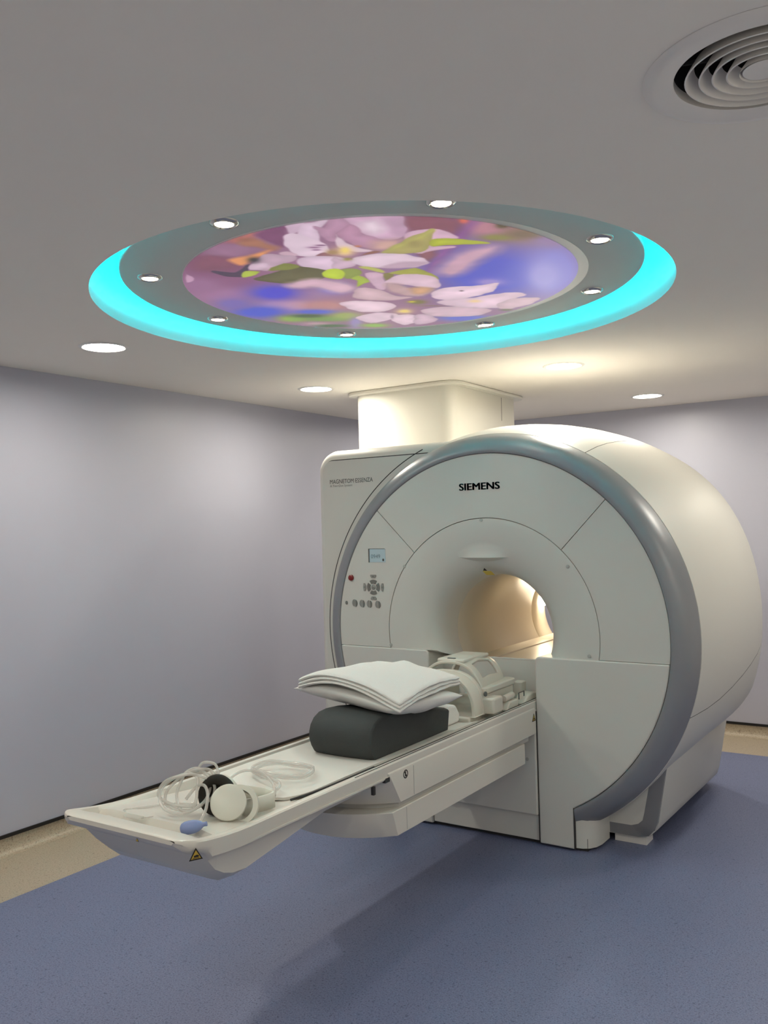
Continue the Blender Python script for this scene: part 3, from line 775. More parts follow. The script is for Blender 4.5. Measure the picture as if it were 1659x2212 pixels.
# rounded white side shields under the ring
for s in (-1, 1):
    plan = [(CX + s * (XC + 0.001), FY + 0.012), (CX + s * 0.478, FY + 0.018), (CX + s * 0.508, FY + 0.036), (CX + s * 0.530, FY + 0.070), (CX + s * 0.540, FY + 0.12), (CX + s * 0.541, FY + 0.225)]
    mesh('side_shield', *grid([[(x, y, z) for z in (0.014, 0.30)] for x, y in plan], flip=s > 0), 'white_plastic', mri, smooth=50)
mesh('panel_joint', *box(CX + XC - 0.0022, CX + XC + 0.0012, FY - 0.0068, FY + 0.02, 0.013, 0.212), 'gap_dark', mri, smooth=0)
mesh('panel_joint', *box(-1.8388, -1.8346, FY - 0.0045, FY + 0.05, 0.02, 0.66), 'gap_dark', mri, smooth=0)
# table well: back wall and the covers below the table
mesh('well_back', *box(-2.452, -1.835, 4.262, 4.30, 0.30, 0.892), 'white_plastic', mri, smooth=0)
bev(mesh('pedestal_cover', *box(-2.449, -1.8385, FY - 0.018, FY + 0.12, 0.150, 0.645), 'white_plastic', mri, smooth=0), 0.006)
bev(mesh('kick_plate', *box(-2.449, -1.8385, FY + 0.004, FY + 0.12, 0.020, 0.147), 'white_plastic', mri, smooth=0), 0.004)
mesh('plinth', *box(-2.95, -1.60, FY + 0.03, FY + 0.5, 0.0, 0.06), 'gap_dark', mri, smooth=0)
mesh('screw_cap', *lathe_dir((-1.885, FY - 0.0185, 0.425), (0, -1, 0), [(0.009, 0), (0.009, 0.0012), (0.005, 0.002)], 16), 'screw_grey', mri)

# rear feet with a grey band
for s in (1, -1):
    fo = [(CX + s * 0.545, 0.045), (CX + s * 0.545, 0.46), (CX + s * 0.90, 0.46)]
    # loft: front outline (x, z) runs along Y with leaning outer side
    def sec(y, grow=0.0):
        return [(CX + s * 0.50, y, 0.045), (CX + s * (0.70 + grow), y, 0.045), (CX + s * (0.745 + grow), y, 0.055), (CX + s * (0.775 + grow), y, 0.085), (CX + s * (0.790 + grow), y, 0.13), (CX + s * (0.838 + grow), y, 0.40), (CX + s * (0.845 + grow), y, 0.50), (CX + s * 0.50, y, 0.50)]
    P = [sec(y, gw) for y, gw in ((4.330, -0.012), (4.336, -0.003), (4.345, 0.0), (5.50, 0.02), (5.56, 0.0), (5.60, -0.05))]
    v, f = grid(P, closed_v=True, flip=s < 0)
    n = 8; f.append(tuple(range(n))[::-1] if s < 0 else tuple(range(n))); f.append(tuple(range(5 * n, 6 * n)))
    ft = mesh('rear_foot_cover', v, f, 'white_plastic', mri, smooth=30)
    inner = [(0.545, 0.072), (0.66, 0.066), (0.70, 0.072), (0.728, 0.098), (0.738, 0.14), (0.772, 0.40)]
    outer = [(0.545, 0.046), (0.70, 0.0455), (0.742, 0.056), (0.770, 0.087), (0.784, 0.13), (0.832, 0.40)]
    outer = [(a, b) for a, b in [(0.545, 0.046), (0.69, 0.0455), (0.735, 0.056), (0.765, 0.087), (0.780, 0.13), (0.828, 0.40)]]
    W = 0.052
    inn = [(0.545, 0.046 + W), (0.655, 0.046 + W), (0.690, 0.110), (0.712, 0.130), (0.722, 0.17), (0.764, 0.375)]
    v, f = grid([[(CX + s * a, 4.3295, b) for a, b in inn], [(CX + s * a, 4.3295, b) for a, b in outer], [(CX + s * (a + 0.009), 4.338, b) for a, b in outer]], flip=s > 0)
    mesh('band', v, f, 'grey_band', ft, smooth=60)['label'] = 'dark grey band along the edge'
    mesh('foot', *box(min(CX + s * 0.56, CX + s * 0.72), max(CX + s * 0.56, CX + s * 0.72), 4.36, 4.46, 0.0, 0.044), 'trim_white', ft, smooth=0)
    mesh('base_frame', *box(min(CX + s * 0.45, CX + s * 0.70), max(CX + s * 0.45, CX + s * 0.70), 4.5, 5.45, 0.0, 0.05), 'gap_dark', ft, smooth=0)

# electronics cabinet standing at the scanner's left shoulder
X0, X1, ZT = -3.262, -2.32, 2.07
prof2 = []
rc = 0.135
outl = [(X0, 0.03), (X0, ZT - rc)] + [(X0 + rc - rc * math.cos(t), ZT - rc + rc * math.sin(t)) for t in [PI / 2 * k / 10 for k in range(1, 11)]] + [(X1, ZT)]
def inset(d):
    return [(X0 + d, 0.03)] + [(X0 + d, ZT - rc)] + [(X0 + rc - (rc - d) * math.cos(t), ZT - rc + (rc - d) * math.sin(t)) for t in [PI / 2 * k / 10 for k in range(1, 11)]] + [(X1, ZT - d)]
P = []
for y, d in ((4.200, 0.064), (4.2005, 0.060), (4.203, 0.045), (4.212, 0.028), (4.230, 0.012), (4.255, 0.003), (4.29, 0.0), (5.30, 0.0), (5.36, 0.02), (5.40, 0.06)):
    P.append([(x, y, z) for x, z in inset(d)])
cab = mesh('cabinet_cover', *grid(P), 'white_gloss', mri, smooth=50)
RG = 1.040
def cab_poly(d, rg):
    z1 = ZT - d
    tx = math.acos((z1 - CZ) / rg) if z1 - CZ < rg else 0
    pl = [(X0 + d, 0.03), (X0 + d, ZT - rc)] + [(X0 + rc - (rc - d) * math.cos(t), ZT - rc + (rc - d) * math.sin(t)) for t in [PI / 2 * k / 10 for k in range(1, 11)]]
    a0 = math.asin(min(1, (z1 - CZ) / rg)); a1 = math.asin((0.25 - CZ) / rg)
    for k in range(49):
        t = PI - (a0 + (a1 - a0) * k / 48)
        pl.append((CX + rg * math.cos(t), CZ + rg * math.sin(t)))
    pl.append((CX + rg * math.cos(PI - a1), 0.03))
    return pl
mesh('panel_joint', *rev_y([(4.1856, 1.068), (4.1856, 1.0735)], D(112), D(228), 60), 'gap_dark', mri)
mesh('joint_backing', *prism_y(cab_poly(0.060, 1.03)[::-1], 4.199, 4.215), 'gap_dark', mri, smooth=0)
cp = mesh('cabinet_front', *prism_y(cab_poly(0.066, RG)[::-1], 4.186, 4.198), 'white_plastic', mri, smooth=30)

# lettering
text_mesh('lettering', 'SIEMENS', 0.2335, (-2.239, FY - 0.0012, 1.787), 'ink_teal', mri, smear=0.0022, height=0.036)['label'] = 'bold dark teal capital lettering'
text_mesh('lettering', 'MAGNETOM ESSENZA', 0.306, (-3.144, 4.1852, 1.868), 'ink_grey', mri, height=0.025)['label'] = 'thin dark grey capital lettering'
text_mesh('lettering', 'A Tim+Dot System', 0.160, (-3.144, 4.1852, 1.845), 'ink_pale', mri, height=0.017)['label'] = 'small grey line of lettering'

# control panel on the left of the front
cpn = fp_l
ky = FY - 0.0005
lcd = mesh('display', *prism_y([(-2.822, 1.410), (-2.716, 1.410), (-2.716, 1.484), (-2.822, 1.484)], ky - 0.001, ky + 0.001), 'lcd_glass', mri, smooth=0)
lcd['label'] = 'small pale blue display with digits'
text_mesh('digits', '0949', 0.062, (-2.812, ky - 0.0016, 1.432), 'lcd_ink', lcd, height=0.022)
mesh('battery_mark', *prism_y(rrect(-2.736, -2.724, 1.416, 1.430, 0.003, 3)[::-1], ky - 0.0016, ky), 'key_ink', lcd, smooth=0)
mesh('display_edge', *prism_y([(-2.829, 1.409), (-2.823, 1.409), (-2.823, 1.486), (-2.829, 1.486)], ky - 0.002, ky + 0.001), 'key_ink', lcd, smooth=0)
mesh('display_edge', *prism_y([(-2.823, 1.4845), (-2.72, 1.4845), (-2.72, 1.4865), (-2.823, 1.4865)], ky - 0.002, ky + 0.001), 'key_ink', lcd, smooth=0)
stop = mesh('stop_button', *lathe_dir((-2.952, ky, 1.322), (0, -1, 0), [(0.017, 0), (0.017, 0.006), (0.0155, 0.010), (0.010, 0.013), (0.001, 0.0135)], 24), 'stop_red', mri)
stop['label'] = 'round red stop button'
kp = mesh('keypad', *lathe_dir((-2.801, ky, 1.270), (0, -1, 0), [(0.0145, 0), (0.0145, 0.002), (0.013, 0.003)], 24), 'key_light', mri)
mesh('key_symbol', *plate((-2.801, ky - 0.003, 1.269), (0, -1, 0), [(-0.009, 0.0), (-0.004, 0.004), (0.009, 0.0), (0.004, -0.003)], 0.0006), 'key_grey', kp, smooth=0)
def arc_key(name, r0, r1, a0, a1, m, sym=None):
    pts = [(r1 * math.cos(D(a0 + (a1 - a0) * k / 10)), r1 * math.sin(D(a0 + (a1 - a0) * k / 10))) for k in range(11)]
    pts += [(r0 * math.cos(D(a1 - (a1 - a0) * k / 10)), r0 * math.sin(D(a1 - (a1 - a0) * k / 10))) for k in range(11)]
    return mesh(name, *plate((-2.801, ky, 1.270), (0, -1, 0), pts, 0.003), m, kp, smooth=0)
for a in (90, 180, 270, 0):
    arc_key('key', 0.021, 0.042, a - 35, a + 35, 'key_grey')
for a in (90, 180, 270, 0):
    c = (-2.801 + 0.060 * math.cos(D(a)), ky, 1.270 + 0.060 * math.sin(D(a)))
    al = D(a - 90)
    shp = [(-0.012, -0.008), (0.012, -0.008), (0.020, 0.004), (0.017, 0.010), (-0.017, 0.010), (-0.020, 0.004)] if a in (90, 270) else [(-0.022, -0.003), (-0.010, -0.009), (0.010, -0.009), (0.022, -0.003), (0.022, 0.006), (0.0, 0.009), (-0.022, 0.006)]
    shp = [(x * math.cos(al) - y * math.sin(al), x * math.sin(al) + y * math.cos(al)) for x, y in shp]
    k = mesh('key', *plate(c, (0, -1, 0), shp, 0.003), 'key_light', kp, smooth=0)
    mesh('key_symbol', *plate((c[0], ky - 0.003, c[2]), (0, -1, 0), [(0.005 * math.cos(t), 0.005 * math.sin(t)) for t in [2 * PI * q / 10 for q in range(10)]], 0.0006), 'key_grey', kp, smooth=0)
def dkey(x, z, r, kind):
    pts = [(r * math.cos(t), 1.35 * r * math.sin(t)) for t in ([PI / 2 + PI * q / 10 for q in range(11)] if kind < 0 else [-PI / 2 + PI * q / 10 for q in range(11)] if kind > 0 else [2 * PI * q / 14 for q in range(14)])]
    kk = mesh('key', *plate((x, ky, z), (0, -1, 0), pts, 0.0025), 'key_light' if kind < 0 else 'key_grey', kp, smooth=0)
dkey(-2.990, 1.179, 0.008, 0)
for x, z in ((-2.932, 1.178), (-2.881, 1.1765), (-2.831, 1.175), (-2.774, 1.1735)):
    dkey(x - 0.003, z + 0.001, 0.015, -1); dkey(x + 0.003, z - 0.001, 0.015, 1)

# warm lamp inside the rear of the bore
bl = tag(mesh('bore_lamp', *lathe_dir((CX - 0.288, 5.50, 1.10), (1, -0.25, -0.1), [(0.045, 0.0), (0.045, 0.012), (0.03, 0.02), (0.001, 0.022)], 28), 'bore_lens', None, loc=(CX - 0.288, 5.50, 1.10), smooth=50),
         'bright warm lamp deep inside the scanner bore', 'lamp')

# white service duct from the scanner up to the ceiling
duct = thing('ceiling_duct', 'white boxed duct rising from the scanner to the ceiling', 'duct', (-2.965, 5.17, 2.07))
pl = rrect(-3.335, -2.60, 4.71, 5.66, 0.085, 10)
mesh('duct_casing', *prism_z(pl, 2.072, HC - 0.022), 'column_paint', duct, smooth=40)
bev(mesh('flange', *prism_z(rrect(-3.385, -2.548, 4.66, 5.71, 0.105, 10), HC - 0.022, HC - 0.0005), 'column_paint', duct, smooth=40), 0.006)
mesh('access_joint', *box(-2.6005, -2.5993, 5.395, 5.399, 2.30, HC - 0.03), 'gap_dark', duct, smooth=0)

# ================================================================== patient table
tab = thing('patient_table', 'long white patient table reaching out of the scanner toward the viewer', 'patient table', (TX, 3.0, 0.44))
TW = 0.272
def zr(y): return 0.718 + (0.030 * ((2.05 - y) / 0.3) ** 2 if y < 2.05 else 0.0)
def tin(y): return float(np.interp(y, [1.735, 1.80, 1.815, 1.862, 1.874, 1.95, 2.25, 4.3], [0.750, 0.7475, 0.706, 0.703, 0.728, 0.716, 0.688, 0.688]))
def tbot(y): return float(np.interp(y, [1.735, 1.755, 1.795, 1.815, 1.86, 1.92, 2.0, 2.15, 2.4, 2.6, 4.3], [0.722, 0.704, 0.700, 0.690, 0.610, 0.560, 0.550, 0.580, 0.640, 0.650, 0.652]))
def tw(y):
    d = y - 1.733; r = 0.06
    W = TW + 0.016 * max(0.0, min(1.0, (2.15 - y) / 0.35)) ** 1.5
    return W if d >= r else W - r + math.sqrt(max(r * r - (r - d) ** 2, 0))
P = []
for y in (1.7335, 1.736, 1.742, 1.752, 1.765, 1.780, 1.797, 1.803, 1.812, 1.83, 1.862, 1.866, 1.874, 1.90, 1.94, 2.0, 2.07, 2.15, 2.25, 2.4, 2.6, 3.0, 3.6, 4.25):
    w, a, zi, zb = tw(y), zr(y), tin(y), tbot(y)
    d = min(1.0, 0.12 + 0.88 * (y - 1.7335) / 0.03)
    mid = 0.5 * (a + max(zb, a - 0.05))
    a2 = mid + (a - mid) * math.sqrt(max(1e-4, 1 - (1 - d) ** 2)) if d < 1 else a
    zi = min(zi, a2) if y < 1.80 else zi
    lo = mid - (mid - max(zb, a - 0.066)) * (math.sqrt(max(1e-4, 1 - (1 - d) ** 2)) if d < 1 else 1)
    zb2 = min(zb, lo) if d >= 1 else lo
    half = [(w, mid), (w, a2 - 0.006), (w - 0.004, a2 - 0.001), (w - 0.012, a2), (w - 0.024, a2 - 0.001), (w - 0.034, min(a2 - 0.008, max(zi, a2 - 0.03)) if y > 1.80 else a2 - 0.001), (w - 0.085, zi + 0.010 if y > 1.805 else zi), (w - 0.15, zi + 0.002 if y > 1.805 else zi)]
    half = [(x, min(z, a2)) for x, z in half]
    low = [(w - 0.002, lo + 0.012), (w - 0.014, lo), (w * 0.92, 0.35 * lo + 0.65 * zb2), (w * 0.70, zb2)]
    top = [(x, z) for x, z in half] + [(-x, z) for x, z in half[::-1]]
    bot = [(-x, z) for x, z in low] + [(x, z) for x, z in low[::-1]]
    P.append([(TX + x, y, z) for x, z in top + bot])
v, f = grid(P, closed_v=True)
n = len(P[0]); f.append(tuple(range(n))); f.append(tuple(range(len(v) - n, len(v)))[::-1])
mesh('tabletop', v, f, 'table_plastic', tab, smooth=38)
for s, x in ((1, 0.2635), (1, 0.2465)):
    mesh('rail_groove', *box(TX + x - 0.0012, TX + x + 0.0012, 2.56, 4.24, 0.7165, 0.7188), 'gap_dark', tab, smooth=0)
mesh('side_strip', *box(TX + TW - 0.004, TX + TW + 0.0035, 1.95, 4.20, 0.668, 0.673), 'table_plastic', tab, smooth=0)
mesh('side_strip', *box(TX - TW - 0.0035, TX - TW + 0.004, 1.95, 4.20, 0.668, 0.673), 'table_plastic', tab, smooth=0)

def nosed(name, levels, w, yb, nose, m):
    P = []
    for z, yf, dw in levels:
        row = [(TX + w - dw, yb, z), (TX + w - dw, 0.5 * (yb + yf), z), (TX + w - dw, yf + 0.02, z)]
        for k in range(25):
            u = 1 - 2 * k / 24
            row.append((TX + (w - dw) * u, yf - nose * (1 - abs(u) ** 2.2), z))
        row += [(TX - w + dw, yf + 0.02, z), (TX - w + dw, 0.5 * (yb + yf), z), (TX - w + dw, yb, z)]
        P.append(row)
    v, f = grid(P, closed_v=True)
    n = len(P[0]); f.append(tuple(range(n))); f.append(tuple(range(len(v) - n, len(v)))[::-1])
    return mesh(name, v, f, m, tab, smooth=30)
nosed('upper_cover', [(0.558, 2.836, 0.003), (0.561, 2.834, 0.0), (0.674, 2.764, 0.0), (0.682, 2.759, 0.002), (0.688, 2.757, 0.008)], 0.278, 4.088, 0.13, 'table_plastic')
nosed('lower_cover', [(0.438, 2.813, 0.004), (0.441, 2.812, 0.0), (0.533, 2.779, 0.0), (0.536, 2.778, 0.003)], 0.276, 3.955, 0.13, 'table_plastic')
nosed('core', [(0.530, 2.85, 0.0), (0.562, 2.85, 0.0)], 0.258, 4.04, 0.12, 'underside_plastic')
mesh('cover_joint', *box(TX + 0.2777, TX + 0.2784, 2.929, 2.9325, 0.565, 0.676), 'screw_grey', tab, smooth=0)
mesh('cover_joint', *box(TX + 0.2757, TX + 0.2764, 2.875, 2.878, 0.445, 0.53), 'screw_grey', tab, smooth=0)
mesh('lift_arm', *box(TX - 0.20, TX + 0.20, 3.95, 4.09, 0.45, 0.649), 'underside_plastic', tab, smooth=0)
mesh('bracket', *box(TX + 0.262, TX + 0.274, 2.66, 2.672, 0.630, 0.660), 'gap_dark', tab, smooth=0)
mesh('bracket', *box(TX + 0.262, TX + 0.276, 2.735, 2.765, 0.655, 0.672), 'gap_dark', tab, smooth=0)
# symbols: stickers on the table
ns = mesh('symbol_sticker', *lathe_dir((TX + 0.2782, 2.872, 0.657), (1, 0, 0), [(0.0165, 0), (0.0165, 0.0006), (0.0125, 0.0006), (0.0125, 0)], 28, cap=False), 'sticker_black', tab, smooth=0)
ns['label'] = 'small round no-standing symbol'
mesh('symbol', *plate((TX + 0.2782, 2.872, 0.657), (1, 0, 0), [(-0.004, 0.011), (0.002, 0.011), (0.002, -0.002), (0.006, -0.008), (0.004, -0.011), (-0.004, -0.008)], 0.0006), 'sticker_black', ns, smooth=0)
mesh('symbol', *plate((TX + 0.2782, 2.872, 0.657), (1, 0, 0), [(-0.010, 0.008), (-0.008, 0.010), (0.010, -0.008), (0.008, -0.010)], 0.0006), 'sticker_black', ns, smooth=0)
def tri_sticker(c, nrm, r, lab):
    o = mesh('warning_sticker', *plate(c, nrm, [(0, r), (r * 1.0, -0.72 * r), (-r * 1.0, -0.72 * r)], 0.0008), 'sticker_black', tab, smooth=0)
    o['label'] = lab
    nv = Vector(nrm).normalized() * 0.0007
    c2 = Vector(c) + nv
    q = r * 0.72
    mesh('symbol', *plate(c2, nrm, [(0, q * 0.95), (q, -0.74 * q), (-q, -0.74 * q)], 0.0005), 'sticker_yellow', o, smooth=0)
    if r > 0.01:
        c3 = c2 + nv
        mesh('symbol', *plate(c3, nrm, [(-0.3 * r, -0.30 * r), (0.35 * r, -0.30 * r), (0.45 * r, -0.12 * r), (0.15 * r, 0.02 * r), (-0.3 * r, -0.08 * r)], 0.0004), 'sticker_black', o, smooth=0)
        mesh('symbol', *plate(c3, nrm, [(-0.45 * r, -0.45 * r), (0.45 * r, -0.45 * r), (0.45 * r, -0.38 * r), (-0.45 * r, -0.38 * r)], 0.0004), 'sticker_black', o, smooth=0)
tri_sticker((-1.8235, 1.7635, 0.706), (0.90, -0.44, -0.02), 0.020, 'yellow triangular hand-crush warning sticker')
tri_sticker((-2.026, 1.7322, 0.722), (0, -1, -0.1), 0.006, 'tiny yellow warning triangle')
tri_sticker((-2.372, 1.7395, 0.722), (-0.6, -0.8, 0.0), 0.006, 'tiny yellow warning triangle')
tri_sticker((TX + 0.2785, 4.066, 0.640), (1, 0, 0), 0.022, 'yellow triangular warning sticker beside the scanner')
mesh('symbol_sticker', *plate((-1.972, 1.838, 0.655), (0, -0.78, -0.62), [(0.0, 0.010), (0.003, 0.003), (0.005, -0.010), (0.001, -0.003), (-0.003, -0.010), (-0.003, 0.002)], 0.0006), 'sticker_black', tab, smooth=0)
# end plate edge: thin white lip under the grip bar
mesh('grip_lip', *tube([(-2.34, 1.797, 0.7005), (-1.97, 1.797, 0.7005)], 0.0035, 8), 'trim_white', tab)

# thin mattress pad
P = []
Y0, Y1 = 2.27, 3.58
for y in list(np.linspace(Y0, Y0 + 0.12, 8)) + list(np.linspace(Y0 + 0.2, Y1, 14)):
    d = y - Y0; r = 0.12
    w = 0.222 if d >= r else 0.222 - r + math.sqrt(max(r * r - (r - d) ** 2, 0)) 
    row = []
    for u in np.linspace(-1, 1, 25):
        x = w * u
        e = abs(x)
        z = 0.6995 + (0.016 * max(0, (e - 0.13) / 0.09) ** 2)
        z += 0.001 * math.sin(9 * y + 3 * u) + (0.006 * math.exp(-((y - Y0) / 0.06) ** 2))
        row.append((TX + x, y, z))
    P.append(row)
Pb = [[(x, y, z - 0.0095) for x, y, z in row] for row in P]
ring = lambda G: G[0] + [r[-1] for r in G[1:]] + G[-1][-2::-1] + [r[0] for r in G[-2:0:-1]]
pad = tag(mesh('mattress_pad', *join(grid(P, flip=True), grid(Pb), grid([ring(P), ring(Pb)], closed_v=True)), 'mattress_vinyl', None, loc=(TX, 2.9, 0.69), smooth=60), 'thin white mattress pad lying along the patient table', 'mattress')
pad_shadow = tag(mesh('pad_shadow_strip', *tube(smooth_path([(TX + 0.20, 2.28, 0.706), (TX + 0.228, 2.36, 0.712), (TX + 0.236, 2.46, 0.7135), (TX + 0.2375, 2.60, 0.7135), (TX + 0.2375, 2.72, 0.7135)], 6), 0.0042, 6), 'black_rubber', None, loc=(TX + 0.23, 2.5, 0.706)),  # black strip stands in for the shadow under the pad's lifted edge
            'thin black strip drawn as the shadow along the near edge of the mattress pad', 'shadow strip')

# ------------------------------------------------------------------ knee wedge
prof = [(2.838, 0.7015), (2.818, 0.730), (2.806, 0.765), (2.806, 0.793), (2.816, 0.820), (2.838, 0.844), (2.872, 0.860), (2.92, 0.865), (3.0, 0.861), (3.15, 0.842), (3.30, 0.818), (3.425, 0.796), (3.436, 0.790), (3.42, 0.7015)]
# a little waist and lean across the width
P = []
for u in np.linspace(-1, 1, 13):
    x = -2.100 + 0.152 * u
    edge = max(0, abs(u) - 0.93) / 0.07
    P.append([(x, y + (0.006 if edge else 0) * (1 if y < 3.1 else -1) - 0.012 * (1 - u * u) * (1 if y < 2.9 else 0), z - 0.005 * (1 if z > 0.75 else 0) * edge) for y, z in prof])
v, f = grid(P, closed_v=True); n = len(prof)
f.append(tuple(range(n))[::-1]); f.append(tuple(range(len(v) - n, len(v))))
wedge = tag(bev(mesh('foam_wedge', v, f, 'foam_grey', None, loc=(-2.10, 3.1, 0.7015), smooth=40), 0.006, 2, 50), 'dark grey foam leg wedge under the pillow', 'foam wedge')

# ------------------------------------------------------------------ pillow and folded sheet
def bil(c, u, v):
    a, b, cc, d = [Vector(q) for q in c]
    s, t = (u + 1) / 2, (v + 1) / 2
    return (a * (1 - s) + b * s) * (1 - t) + (d * (1 - s) + cc * s) * t
PC = [(-2.505, 3.030, 0.905), (-1.870, 2.860, 0.898), (-1.825, 3.330, 0.878), (-2.350, 3.500, 0.890)]
def pillow_h(u, v):
    e = max(0.0, (1 - abs(u) ** 3.2)) ** 0.45 * max(0.0, (1 - abs(v) ** 3.2)) ** 0.45
    return e
def pillow_pt(u, v, side):
    pin = 1 - 0.07 * (1 - abs(u) ** 2) * abs(v) ** 3
    pin2 = 1 - 0.07 * (1 - abs(v) ** 2) * abs(u) ** 3
    p = bil(PC, u * pin2, v * pin)
    p.z += 0.020 * (1 - u * u) * (1 - 0.4 * u) * math.exp(-((v + 1) / 0.8) ** 2)
    p.y -= 0.020 * (1 - u * u) * math.exp(-((v + 1) / 0.5) ** 2)
    e = pillow_h(u, v)
    w = 0.006 * math.sin(7 * u + 2 * v) * math.cos(6 * v - 2 * u) + 0.004 * math.sin(13 * u * v + 3)
    z = p.z + (0.030 * e + 0.5 * w * e if side > 0 else -0.072 * e * (1 - 0.25 * abs(v)) + 0.4 * w * e)
    # rest on the wedge
    if side < 0 and -2.26 < p.x < -1.94 and p.y < 3.44:
        top = np.interp(p.y, [2.80, 2.84, 2.92, 3.0, 3.15, 3.3, 3.43], [0.82, 0.847, 0.866, 0.862, 0.843, 0.819, 0.792])
        z = max(z, float(top) + 0.0008)
    return (p.x, p.y, z)
N = 41
us = [math.sin(PI / 2 * (2 * k / (N - 1) - 1)) for k in range(N)]
top = [[pillow_pt(u, v, 1) for v in us] for u in us]
bot = [[pillow_pt(u, v, -1) for v in us] for u in us]
v1, f1 = grid(top, flip=True); v2, f2 = grid(bot)
bm = bmesh.new()
V = [bm.verts.new(p) for p in v1 + v2]
for q in f1: bm.faces.new([V[i] for i in q])
for q in f2: bm.faces.new([V[i + len(v1)] for i in q])
bmesh.ops.remove_doubles(bm, verts=bm.verts[:], dist=0.0004)
vs = [tuple(v.co) for v in bm.verts]; bm.verts.index_update(); fs = [tuple(v.index for v in f.verts) for f in bm.faces]; bm.free()
pillow = tag(mesh('pillow', vs, fs, 'linen', None, loc=(-2.14, 3.17, 0.88), smooth=80), 'soft white pillow lying on the dark foam wedge', 'pillow')

TC = [(-2.450, 3.000, 0.912), (-1.836, 2.850, 0.905), (-1.890, 3.420, 0.896), (-2.340, 3.450, 0.926)]
sheet = thing('folded_sheet', 'thick folded white sheet draped on top of the pillow', 'folded sheet', (-2.14, 3.17, 0.93))
def sheet_pt(u, v, k):
    c = [Vector(q) for q in TC]
    p = bil(TC, u * (1 - 0.004 * k), v * (1 - 0.004 * k))
    ins = max(0.0, 1 - max(abs(u), abs(v)) ** 6)
    p.z = p.z + 0.044 * (1 - 0.75 * (u * 0.95) ** 2) * (1 - 0.75 * (v * 0.9) ** 2)
    # the near right corner hangs over the pillow's edge
    dn = math.hypot(u - 1, v + 1)
    p.z -= 0.020 * math.exp(-(dn / 0.45) ** 2)
    p.z += 0.030 * (1 - u * u) * (1 - 0.5 * u) * math.exp(-((v + 1) / 0.6) ** 2)
    # ruck near the far edge
    p.z += 0.020 * math.exp(-((u + 0.05) / 0.22) ** 2 - ((v - 0.72) / 0.16) ** 2) + 0.010 * math.exp(-((u + 0.55) / 0.2) ** 2 - ((v + 0.1 + 0.3 * u) / 0.35) ** 2)
    p.z += 0.010 + 0.003 * math.sin(5 * u + 4 * v + k) * (0.4 + 0.6 * abs(u)) + 0.0010 * math.sin(17 * v + 3 * u) * max(0, u) ** 2
    return p
M = 37
ss = [math.sin(PI / 2 * (2 * k / (M - 1) - 1)) * 0.5 + 0.5 * (2 * k / (M - 1) - 1) for k in range(M)]
TH = [0.0145, 0.0145, 0.0165]
base = -0.012
for k in range(3):
    th = TH[k]
    def P3(u, v, side):
        e = max(abs(u), abs(v))
        rnd = 0.70 + 0.30 * math.sqrt(max(0.0, 1 - max(0.0, (e - 0.95) / 0.05) ** 2))
        p = sheet_pt(u, v, k)
        return (p.x, p.y, p.z + base + th * 0.5 + side * (th * 0.5 + 0.0006) * rnd)
    G1 = [[P3(u, v, 1) for v in ss] for u in ss]; G2 = [[P3(u, v, -1) for v in ss] for u in ss]
    r1, r2 = ring(G1), ring(G2)
    cx_ = sum(p[0] for p in r1) / len(r1); cy_ = sum(p[1] for p in r1) / len(r1)
    mid_ = []
    for p, q in zip(r1, r2):                      # rounded outer edge of the fold
        dx, dy = p[0] - cx_, p[1] - cy_; L_ = math.hypot(dx, dy)
        mid_.append((p[0] + dx / L_ * 0.006, p[1] + dy / L_ * 0.006, 0.5 * (p[2] + q[2])))
    v1, f1 = grid(G1, flip=True); v2, f2 = join(grid(G2), grid([r1, mid_, r2], closed_v=True))
    bm = bmesh.new(); V = [bm.verts.new(p) for p in v1 + v2]
    for q in f1: bm.faces.new([V[i] for i in q])
    for q in f2: bm.faces.new([V[i + len(v1)] for i in q])
    bmesh.ops.remove_doubles(bm, verts=bm.verts[:], dist=0.0004)
    vs = [tuple(v.co) for v in bm.verts]; bm.verts.index_update(); fs = [tuple(v.index for v in f.verts) for f in bm.faces]; bm.free()
    mesh('fold_layer', vs, fs, 'towel_cloth', sheet, smooth=70)
    base += th

# ------------------------------------------------------------------ head coil
HZ = 0.690
coil = thing('head_coil', 'cream plastic head coil with an arched open cage standing on the table by the bore', 'head coil', (TX, 3.88, HZ))
bev(mesh('base_tray', *box(TX - 0.17, TX + 0.17, 3.60, 4.12, HZ, HZ + 0.030), 'coil_plastic', coil, smooth=30), 0.008)
def arch(name, hw, hz, z0, y0, y1, t, a0=0, a1=180, n=40, lean=0.0, m='coil_plastic', power=1.0):
    P = []
    for k in range(n + 1):
        a = D(a0 + (a1 - a0) * k / n)
        cx_, cz_ = math.copysign(abs(math.cos(a)) ** power, math.cos(a)), math.copysign(abs(math.sin(a)) ** power, math.sin(a))
        def pt(q, y): 
            h = (hz - q) * cz_
            return (TX + (hw - q) * cx_, y + lean * h, z0 + h)
        P.append([pt(0, y0), pt(0, y1), pt(t, y1), pt(t, y0)])
    v, f = grid(P, closed_v=True)
    f.append((0, 1, 2, 3)); L = len(v); f.append((L - 1, L - 2, L - 3, L - 4))
    return bev(mesh(name, v, f, m, coil, smooth=40), 0.004, 2, 50)
arch('front_arch', 0.188, 0.190, HZ + 0.03, 3.615, 3.700, 0.016, power=0.8)
arch('front_rim', 0.192, 0.195, HZ + 0.03, 3.695, 3.725, 0.022, power=0.8)
# foot blocks beside the arch
for s in (1, -1):
    xa, xb = sorted((TX + s * 0.165, TX + s * 0.245))
    bev(mesh('foot_block', *box(xa, xb, 3.70, 3.80, HZ + 0.0305, HZ + 0.105), 'coil_plastic', coil, smooth=30), 0.010, 3)
